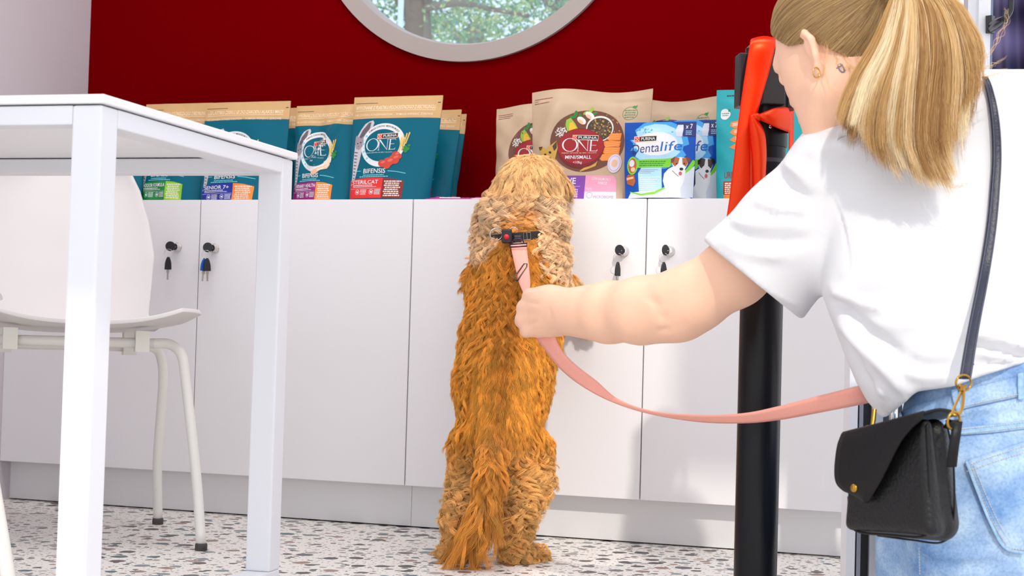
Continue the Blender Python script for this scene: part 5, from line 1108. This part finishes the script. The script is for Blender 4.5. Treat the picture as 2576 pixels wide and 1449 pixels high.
# ---- hair: a close cap on the skull plus strands drawn back into a ponytail
Hr = Field(2.3); 
Hr.ell(hp(-.014, 0, .044), (.100, .080, .090), HA)
Hr.fn(lambda px, py, d: np.broadcast_to(((-(px-2068)*.10-(py-88)+np.clip((2068-px)*.55, -60, 60))*-1.0)*-Hr.k, np.broadcast(px, py, d).shape)*1.0, .01, True) if False else None
def hair_cut(px, py, d):   # the face and nape stay free of hair
    X, Y, Z = px*Hr.k, -py*Hr.k, d; o = Hr.L(HO); q = [(X-o[0])*v[0]+(Y-o[1])*v[1]+(Z-o[2])*v[2] for v in HA]
    f, l, u = q; line = np.where(f > .02, .030+(f-.02)*1.0, np.where(f > -.03, .030+(f-.02)*.35, np.maximum(.012+(f+.03)*1.6, -.055))); return (u-line)
Hr.fn(hair_cut, .006, True)
HV, HQ = Hr.skin((1860, -220, 2.12), (2420, 330, 2.50), .004); HV = relax(HV, HQ, 2)
hair = mk('hair', HV, HQ, mat('blonde under hair', (150, 118, 78), .8, noise=.3, scale=80), per, world=True)
g = np.random.default_rng(11)
tie = np.array([2268., -70., 2.235])
def guides_to_world(G): return np.array([[P(*q) for q in row] for row in G])
def lock_strands(guides, n, spread, wid, K=20, base=(226, 186, 122), var=.36, seed=1, fray=.35, hi=(252, 236, 200), lo=(160, 112, 58), groups=60):
    """strands spread between neighbouring guide curves; guides: list of (k, 3) px/d polylines"""
    r = np.random.default_rng(seed); Gs = np.array([catmull(q, K) for q in guides]); m = len(Gs)
    W = CAM+(_F+_R*((Gs[..., 0:1]-1288)/FPX)-_U*((Gs[..., 1:2]-724.5)/FPX))*Gs[..., 2:3]
    grp = r.integers(0, groups, n); gu = r.random(groups)*(m-1-1e-6); u = np.clip(gu[grp]+r.normal(0, fray, n), 0, m-1-1e-6)
    i = u.astype(int); f = (u-i)[:, None, None]; S_ = W[i]*(1-f)+W[i+1]*f
    t = np.linspace(0, 1, K)[None, :, None]; goff = r.normal(0, 1, (groups, 3))[grp]*spread
    S_ = S_+goff[:, None]*(.3+.9*t)*np.sin(np.clip(t*1.6, 0, 1)*math.pi*.5)+r.normal(0, 1, (n, 1, 3))*wid*(.5+t)
    a = r.random(groups)[grp]*6.28; S_ = S_+(_R*(np.sin(a)[:, None]*.0022)[:, :, None]*0+_R[None, None]*(np.sin(a[:, None, None]+t*5)*.0020*t))
    S_ = S_+np.cumsum(r.normal(0, .0003, S_.shape), 1)
    v = np.clip(.5+var*r.normal(0, 1, groups)[grp]+.14*r.normal(0, 1, n), 0, 1)[:, None]
    B_, H_, L_ = [np.array(srgb(*c)[:3])[None] for c in (base, hi, lo)]
    col = np.where(v > .5, B_+(H_-B_)*(v-.5)*2, L_+(B_-L_)*v*2); cutn = np.clip(r.uniform(.80, 1.0, groups)[grp]+r.normal(0, .025, n), .6, 1)
    tt_ = np.linspace(0, 1, K)[None]*cutn[:, None]; idx = tt_*(K-1); i0 = np.minimum(idx.astype(int), K-2); ff = (idx-i0)[..., None]
    ar = np.arange(n)[:, None]; S_ = S_[ar, i0]*(1-ff)+S_[ar, i0+1]*ff
    return S_, r.uniform(.00016, .00026, n), col
PG = [  # ponytail guides, left lock to right lock, front layer
 [(2262, -60, 2.20), (2245, 10, 2.185), (2215, 110, 2.18), (2165, 210, 2.175), (2135, 290, 2.17), (2134, 345, 2.165)],
 [(2266, -62, 2.19), (2258, 10, 2.165), (2235, 110, 2.155), (2190, 210, 2.15), (2165, 290, 2.145), (2150, 335, 2.14)],
 [(2270, -64, 2.185), (2275, 20, 2.15), (2255, 130, 2.135), (2225, 230, 2.13), (2215, 330, 2.13), (2240, 420, 2.13)],
 [(2274, -64, 2.18), (2292, 20, 2.14), (2285, 140, 2.12), (2268, 250, 2.115), (2262, 360, 2.115), (2292, 448, 2.115)],
 [(2278, -64, 2.18), (2312, 20, 2.14), (2318, 140, 2.12), (2305, 260, 2.11), (2300, 370, 2.11), (2335, 468, 2.11)],
 [(2282, -64, 2.185), (2334, 20, 2.14), (2350, 140, 2.12), (2342, 260, 2.11), (2340, 370, 2.11), (2375, 455, 2.11)],
 [(2286, -62, 2.19), (2356, 15, 2.15), (2385, 120, 2.125), (2382, 240, 2.12), (2375, 340, 2.12), (2385, 430, 2.12)],
 [(2290, -60, 2.20), (2380, 5, 2.16), (2416, 90, 2.14), (2432, 170, 2.135), (2430, 215, 2.13), (2418, 248, 2.13)],
 [(2294, -58, 2.21), (2398, 0, 2.175), (2440, 70, 2.16), (2458, 130, 2.15), (2452, 190, 2.145), (2436, 235, 2.14)]]
ps = [lock_strands(PG, 15000, .0055, .0011, seed=3, groups=110, fray=.16)]
PG2 = [[(x, y, d+.022) for x, y, d in row] for row in PG]; ps.append(lock_strands(PG2, 6000, .008, .0016, seed=4, groups=60, base=(190, 146, 84), fray=.3))
M_hair = hair_mat('blonde hair', .38, .5, .15)
Pn = np.vstack([p[0] for p in ps]); strands('ponytail', Pn, np.concatenate([p[1] for p in ps]), np.vstack([p[2] for p in ps]), M_hair, hair)
# strands over the skull from the hairline to the tie
def scalp(n, seed):
    r = np.random.default_rng(seed); K = 14; o = Bd.L(HO); tl = Bd.L(tie); G_ = 420; roots = []
    gl = np.stack([r.uniform(-.085, .078, G_), r.uniform(-1, 1, G_)], 1)
    S_ = np.zeros((n, K, 3)); grp = r.integers(0, G_, n)
    for q in range(n):
        f0, s0 = gl[grp[q]]+r.normal(0, 1, 2)*np.array([.005, .03]); s0 = np.clip(s0, -1, 1)
        line = (.032+(f0-.02)*1.0) if f0 > .02 else ((.032+(f0-.02)*.35) if f0 > -.03 else max(.014+(f0+.03)*1.6, -.055))
        th = s0*1.0; side = 1 if q % 5 else -1
        # start on the hairline of that side, or higher up on the crown
        up = line+abs(s0)*.07*(r.random()**1.2); lmax = .080*math.sqrt(max(.02, 1-((f0+.014)/.100)**2-((up-.044)/.090)**2)); p0 = np.array([f0, side*lmax, up])
        tv = np.array([(tl-o)@v for v in HA]); path = []
        for k in range(K):
            t = k/(K-1); p = p0*(1-t)+tv*t; c = p-np.array([-.014, 0, .044]); R_ = math.sqrt((c[0]/.103)**2+(c[1]/.083)**2+(c[2]/.093)**2)+1e-6
            if R_ < 1.0 or t < .8: c = c/R_*(1.0+.03*math.sin(t*3)) if R_ < 1.02 or t < .6 else c
            path.append(np.array([-.014, 0, .044])+c)
        S_[q] = [o+hf*p[0]+hl*p[1]+hu*p[2] for p in path]
    x, y = S_[..., 0]/Bd.k, -S_[..., 1]/Bd.k
    W = CAM+(_F+_R*((x-1288)/FPX)[..., None]-_U*((y-724.5)/FPX)[..., None])*S_[..., 2:3]
    W = W+np.cumsum(r.normal(0, .0002, W.shape), 1); v = np.clip(.45+.25*r.normal(0, 1, G_)[grp]+.12*r.normal(0, 1, n), 0, 1)[:, None]
    a, b = np.array(srgb(126, 96, 60)[:3]), np.array(srgb(206, 170, 116)[:3]); return W, r.uniform(.00016, .00026, n), a+(b-a)*v
W_, r_, c_ = scalp(11000, 8); strands('scalp_hair', W_, r_, c_, M_hair, hair)
lo = []
for pts in (((2066, 70, 2.235), (2080, 120, 2.23), (2076, 180, 2.225), (2090, 225, 2.22), (2128, 256, 2.21)), ((2080, 80, 2.235), (2118, 130, 2.235), (2138, 180, 2.23), (2132, 225, 2.22)), ((2095, 95, 2.235), (2110, 160, 2.235), (2150, 170, 2.23), (2190, 172, 2.22)), ((2440, 170, 2.15), (2490, 130, 2.14), (2530, 60, 2.14), (2528, 20, 2.14)), ((2440, 180, 2.15), (2480, 170, 2.14), (2530, 145, 2.14)), ((2440, 190, 2.15), (2490, 190, 2.14), (2535, 172, 2.14)), ((2120, 60, 2.235), (2150, 110, 2.235), (2160, 160, 2.23), (2175, 200, 2.22)), ((2360, 450, 2.11), (2400, 470, 2.11), (2440, 462, 2.11))):
    for k in range(5): lo.append([P(*(q+g.normal(0, 1, 3)*np.array([3.5, 3.5, .002]))) for q in catmull(pts, 14)])
strands('loose_strands', np.array(lo), np.full(len(lo), .00022), np.tile(np.array(srgb(230, 190, 130)[:3]), (len(lo), 1)), M_hair, hair)
# ================================================================ handbag
M_lea = mat('black leather', (9, 8, 11), .42, bump=.6, scale=230, spec=.4); M_leas = mat('smooth black leather', (12, 10, 13), .42, bump=.15, scale=300, spec=.28)
bag = empty('handbag', tuple(P(2265, 1220, 2.03)), label='small black leather crossbody bag hanging at the left hip', cat='handbag')
Bg = Field(2.03); ca = math.radians(50)
bx = np.array([math.cos(ca), .05, -math.sin(ca)]); bx /= np.linalg.norm(bx); bz = nrm(np.cross(bx, (0, 1, 0))); by = np.cross(bz, bx); by = by if by[1] > 0 else -by; bz = bz if bz[2] < 0 else -bz     # bz: out of the front, towards the viewer
BC = (2272, 1210, 2.04)
def bp_(a, b, c): v = bx*a+by*b*(.896+1.3*a)+bz*c; return (BC[0]+v[0]/Bg.k, BC[1]-v[1]/Bg.k, BC[2]+v[2])
o_ = Bg.L(BC)
def boxf(hx, hy, hz, rr, zoff=0.0, yb=0.0):
    def f(px, py, d):
        X, Y, Z = px*Bg.k-o_[0], -py*Bg.k-o_[1], d-o_[2]; q = [X*v[0]+Y*v[1]+Z*v[2] for v in (bx, by, bz)]; q[2] = q[2]-zoff; q[1] = q[1]/(.896+1.3*np.clip(q[0], -.12, .12))-yb
        wx = hx-.006*np.clip(q[1]/hy, -1, 1); k = [np.abs(q[0])-wx+rr, np.abs(q[1])-hy+rr, np.abs(q[2])-(hz-.004*(q[1]/hy))+rr]
        return np.sqrt(sum(np.maximum(a, 0)**2 for a in k))+np.minimum(np.maximum(k[0], np.maximum(k[1], k[2])), 0)-rr
    return f
Bg.fn(boxf(.083, .082, .021, .026, -.008)).fn(boxf(.082, .077, .012, .012, .016, .002), .004)
GV, GQ = Bg.skin((2080, 1000, 1.90), (2460, 1420, 2.2), .0028); GV = relax(GV, GQ, 2)
body_b = mk('bag_body', GV, GQ, M_lea, bag, world=True)
def onb(a, b, c): return P(*bp_(a, b, c))
fl_n = 40; rows = []
out_l = [(-.080, .080), (-.086, .062), (-.090, .028), (-.087, .004), (-.074, -.010), (-.055, -.018), (-.036, -.030)]
out_r = [(.084, .084), (.080, .074), (.066, .066), (.044, .050), (.020, .022), (.000, -.002), (-.028, -.030)]
A_, B_ = catmull([(a, b) for a, b in out_l], fl_n), catmull([(a, b) for a, b in out_r], fl_n); V = []; cr_ = 14
for top in range(8):
    t = top/7.0; 
    for k in range(cr_+1): s_ = k/cr_; a = A_[0][0]*(1-s_)+B_[0][0]*s_; V.append(onb(a, .081+.006*math.sin(t*math.pi*.9), -.028+t*.058))
for i in range(fl_n):
    for k in range(cr_+1):
        s_ = k/cr_; a = A_[i][0]*(1-s_)+B_[i][0]*s_; b = A_[i][1]*(1-s_)+B_[i][1]*s_; V.append(onb(a, b, .0325+.006*math.sin(i/fl_n*2.6)+.003*math.sin(s_*3.1)))
W = cr_+1; solid(mk('flap', V, [(i*W+k, i*W+k+1, (i+1)*W+k+1, (i+1)*W+k) for i in range(fl_n+7) for k in range(cr_)], M_leas, bag, world=True), .003)
def rim(pts, r, name, m, par): MB().tube([onb(*q) for q in catmull(pts, 80)], r, 8).build(name, m, par, True, world=True)
rim([(.077, .070, .022), (.080, .0, .024), (.077, -.060, .024), (.062, -.076, .024), (0, -.077, .026), (-.062, -.076, .024), (-.078, -.062, .024), (-.081, -.02, .024)], .0016, 'piping', M_leas, body_b)
rim([(.080, .074, -.008), (.089, .02, -.010), (.085, -.056, -.010), (.062, -.083, -.010), (0, -.084, -.010), (-.066, -.082, -.010)], .0013, 'piping', M_leas, body_b)
sn = onb(-.048, -.008, .0415); n_b = _R*bz[0]+_U*bz[1]+_F*bz[2]
MB().lathe([(.0052, -.001), (.0056, .001), (.0048, .0024), (.0001, .003)], 24, tuple(sn), tuple(n_b)).build('snap', M_brass, bag, True, world=True)
M_ring = M_brass
def tabpx(pts, d, w, name): 
    a = [P(x-w/2, y, dd) for x, y, dd in pts]; b = [P(x+w/2, y, dd) for x, y, dd in pts]; return ribbon(name, a, b, M_leas, 24, .003, bag, 3, .001)
tabpx([(2408, 1062, 1.955), (2404, 1090, 1.948), (2398, 1130, 1.946), (2393, 1174, 1.950)], 0, 25, 'strap_tab')
tabpx([(2404, 1060, 1.962), (2396, 1058, 1.975), (2384, 1075, 1.985)], 0, 22, 'strap_tab')
def ringpx(cx, cy, rx, ry, d, tilt, r, name='ring'):
    MB().tube([P(cx+rx*math.cos(a)*math.cos(tilt)-ry*math.sin(a)*math.sin(tilt), cy+rx*math.cos(a)*math.sin(tilt)+ry*math.sin(a)*math.cos(tilt), d+.006*math.cos(a)) for a in np.linspace(0, 2*math.pi, 41)[:-1]], r, 10, closed=True).build(name, M_ring, bag, True, world=True)
ringpx(2399, 1058, 15, 22, 1.95, .25, .0017); ringpx(2424, 963, 19, 20, 2.0, .1, .0014)
cl = MB().tube([P(x, y, d) for x, y, d in ((2414, 968, 2.0), (2418, 976, 1.995), (2426, 976, 1.99), (2428, 968, 1.99))], .0022, 10).tube([P(2421, 972, 1.99), P(2421, 986, 1.985)], [.0030, .0034], 12)
cl.tube([P(*q) for q in catmull([(2424, 984, 1.985), (2423, 1010, 1.975), (2417, 1036, 1.965), (2404, 1045, 1.96), (2394, 1038, 1.962)], 24)], .0021, 10).tube([P(2418, 986, 1.985), P(2406, 1012, 1.975), P(2396, 1036, 1.964)], .0017, 8)
smooth_angle(cl.build('swivel_clasp', M_brass, bag, world=True), 50)
lc = MB().tube([P(2200, 1030, 2.17), P(2197, 1056, 2.165), P(2193, 1078, 2.16)], [.003, .0034, .0025], 10); smooth_angle(lc.build('swivel_clasp', M_brass, bag, world=True))
ringpx(2186, 1080, 11, 8, 2.155, .2, .0014)
sp = [(2428, 952, 30), (2434, 915, 30), (2443, 860, 29), (2456, 790, 28), (2472, 710, 27), (2486, 630, 26), (2497, 550, 25), (2504, 470, 24), (2508, 400, 23), (2506, 330, 22), (2499, 270, 20), (2488, 220, 17), (2478, 192, 14)]
M_strap = mat('navy black leather', (34, 38, 58), .38, bump=.3, scale=300)
def strap_pts(sx):
    out = []; q = catmull([(x, y, w) for x, y, w in sp], 70); last = 2.10
    for x, y, w in q:
        h = hit(ST, x, y, .006) if y < 930 else None
        d = float((h-CAM)@_F) if h is not None else None
        out.append([x+sx*w/2, y, d, w])
    ds = [o[2] for o in out]; idx = [i for i, v in enumerate(ds) if v]; vals = [ds[i] for i in idx]
    full = np.interp(range(len(ds)), idx, vals); full[:24] = 2.005+(full[24]-2.005)*(np.arange(24)/24.)**1.3
    full = np.convolve(np.r_[[full[0]]*3, full, [full[-1]]*3], np.ones(7)/7, 'valid')-.003
    return [P(o[0], o[1], d) for o, d in zip(out, full)]
sa, sb = strap_pts(-1), strap_pts(1); stp = ribbon('strap', sa, sb, M_strap, 140, .0032, bag, 4, .0012)
for f_ in (.14, .86):
    mid = [a*(1-f_)+b*f_-_F*.0022 for a, b in zip(sa, sb)]; MB().tube(mid, .0004, 5).build('stitching', mat('grey thread', (96, 100, 120), .6), stp, world=True)
MB().obar(P(2424, 918, 2.035), P(2448, 912, 2.035), .006, .006, tuple(_F)).build('strap_keeper', M_strap, bag, world=True)
# ================================================================ outside: trees behind the round window, purple cloth on the right
def leafcloud(name, centres, n, size, cols, parent, seed):
    g = np.random.default_rng(seed); V, Fc, Mi = [], [], []
    C = np.array([c[:3] for c in centres]); R_ = np.array([c[3] for c in centres]); w = R_**2.2; idx = g.choice(len(C), n, p=w/w.sum())
    C2 = []
    for q in range(len(C)):
        for _ in range(16): v_ = g.normal(size=3); C2.append(C[q]+v_/np.linalg.norm(v_)*R_[q]*g.random()**.4)
    R_ = np.repeat(R_*.24, 16); C = np.array(C2); w = R_**2; idx = g.choice(len(C), n, p=w/w.sum())
    d = g.normal(size=(n, 3)); d /= np.linalg.norm(d, axis=1)[:, None]; pos = C[idx]+d*(R_[idx]*g.random(n)**.5)[:, None]
    u = g.normal(size=(n, 3)); u /= np.linalg.norm(u, axis=1)[:, None]; v = np.cross(u, g.normal(size=(n, 3))); v /= np.linalg.norm(v, axis=1)[:, None]
    s_ = size*(.6+.8*g.random(n)); a = pos-u*s_[:, None]; b = pos+v*(s_*.45)[:, None]+u*.1*s_[:, None]; c = pos+u*s_[:, None]; e = pos-v*(s_*.45)[:, None]
    V = np.stack([a, b, c, e], 1).reshape(-1, 3); Fc = np.arange(4*n).reshape(n, 4)
    return mk(name, V, Fc, cols, parent, False, g.integers(0, len(cols), n), world=True)
LEAF = [mat('leaf %d' % i, c, .6) for i, c in enumerate([(126, 160, 104), (150, 176, 110), (96, 134, 92), (176, 184, 112), (104, 146, 128)])]
M_bark = mat('bark', (122, 104, 88), .9, noise=.25, scale=8, bump=.6)
def tree(label, trunk, limbs, blobs, n, size, seed):
    t = empty('tree', tuple(trunk[0][:3]), label=label, cat='tree', group='trees outside the round window')
    m = MB().tube(catmull([p[:3] for p in trunk], 24), list(np.interp(np.linspace(0, 1, 24), np.linspace(0, 1, len(trunk)), [p[3] for p in trunk])), 12)
    m.build('trunk', M_bark, t, True, world=True)
    for l in limbs:
        MB().tube(catmull([p[:3] for p in l], 18), list(np.linspace(l[0][3], l[-1][3], 18)), 8).build('branch', M_bark, t, True, world=True)
    leafcloud('foliage', blobs, n, size, LEAF, t, seed)
def T(px, py, Y, r): q = PY(px, py, Y); return (q[0], q[1], q[2], r)
g0 = PY(1060, 100, 6.2)
tree('tree with a thick leaning trunk seen through the round window',
     [(g0[0]+.1, 6.2, 0, .16), T(1052, 75, 6.2, .085), T(1046, 20, 6.2, .08), T(1085, -60, 6.2, .07), T(1120, -200, 6.2, .1)],
     [[T(1046, 25, 6.2, .03), T(1150, 8, 6.1, .02), T(1230, 22, 6.0, .015), T(1330, 40, 5.9, .01)], [T(1050, 60, 6.2, .03), T(1020, 30, 6.3, .02), T(975, -60, 6.3, .03)], [T(1100, -90, 6.2, .025), T(1250, -60, 6.3, .04), T(1400, -10, 6.2, .02)]],
     [T(950, 10, 6.4, .45), T(1000, 60, 6.6, .5), T(1110, 90, 6.4, .5), T(1180, 70, 6.6, .45), T(1240, 20, 6.3, .3), T(1330, 70, 6.6, .35), T(1130, -80, 6.2, .8), T(1350, -150, 6.2, .8), T(900, -150, 6.4, .8)], 6500, .021, 1)
g1 = PY(1420, 100, 8.5)
tree('slender tree with yellow-green leaves at the right rim of the round window',
     [(g1[0], 8.5, 0, .12), T(1415, 60, 8.5, .07), T(1425, -40, 8.5, .06), T(1430, -300, 8.5, .05)],
     [[T(1418, 40, 8.5, .04), T(1360, -10, 8.4, .02), T(1300, -30, 8.4, .015)]],
     [T(1420, 40, 8.6, .4), T(1380, 110, 8.8, .4), T(1450, -30, 8.6, .5), T(1330, 0, 8.8, .35), T(1290, 110, 9, .45), T(1480, 50, 8.6, .5)], 3800, .022, 2)
g2 = PY(1200, 100, 12)
tree('bushy tree low behind the others in the round window',
     [(g2[0], 12, 0, .15), T(1200, 200, 12, .12), T(1190, 60, 12, .06)], [[T(1200, 160, 12, .05), T(1140, 80, 12, .03), T(1100, 40, 12, .02)]],
     [T(1040, 130, 12, .8), T(1160, 140, 12, .8), T(1260, 130, 12, .75), T(1100, 50, 12.4, .6), T(1200, 20, 12.4, .45), T(960, 60, 12.2, .8), T(1360, 150, 12.4, .6)], 3000, .034, 3)
q = PY(1007, 60, 4.5)
t = empty('street_pole', (q[0], 4.5, 0), label='thin pale pole standing in front of the trees at the left of the round window', cat='pole')
MB().lathe([(.016, 0), (.016, 3.2), (.014, 3.21)], 14).build('post', mat('pale pole', (214, 224, 220), .5), t, True)
MB().lathe([(.06, 0), (.06, .01), (.02, .02)], 18).build('base_plate', mat('pale pole', (214, 224, 220), .5), t, True)
# purple cloth wall of a tent beyond the doorway
cl_n = 70; cv = []
pa, pb = PY(2440, 400, .95), PY(2760, 400, .7)
for i in range(cl_n):
    s_ = i/(cl_n-1)
    for k in range(12):
        z = .05+1.9*k/11; x = pa[0]+(pb[0]-pa[0])*s_; y = pa[1]+(pb[1]-pa[1])*s_+.03*math.sin(s_*23+z*4)+.02*math.sin(z*13+s_*5)
        cv.append((x, y, z))
cm = bpy.data.materials.new('purple cloth'); cm.use_nodes = True; nt = cm.node_tree; b_ = nt.nodes['Principled BSDF']; b_.inputs['Roughness'].default_value = .6
tc = nt.nodes.new('ShaderNodeTexCoord'); wv = nt.nodes.new('ShaderNodeTexWave'); wv.bands_direction = 'Z'; wv.inputs['Scale'].default_value = 2.4; wv.inputs['Distortion'].default_value = 2.2
rp = nt.nodes.new('ShaderNodeValToRGB'); rp.color_ramp.elements[0].color = srgb(56, 54, 92); rp.color_ramp.elements[1].color = srgb(128, 120, 170)
nt.links.new(tc.outputs['Object'], wv.inputs[0]); nt.links.new(wv.outputs[0], rp.inputs[0]); nt.links.new(rp.outputs[0], b_.inputs[0])
o = tag(solid(mk('tent_wall', cv, [(i*12+k, i*12+k+1, (i+1)*12+k+1, (i+1)*12+k) for i in range(cl_n-1) for k in range(11)], cm), .004), 'purple tent cloth hanging beyond the doorway at the far right', 'cloth')
MB().obar((pa[0]-.02, pa[1], 1.97), (pb[0], pb[1], 1.97), .03, .03).obar((pa[0]-.02, pa[1], 0), (pa[0]-.02, pa[1], 1.99), .03, .03).obar((pb[0], pb[1], 0), (pb[0], pb[1], 1.99), .03, .03).build('frame', M_metal_w, o)
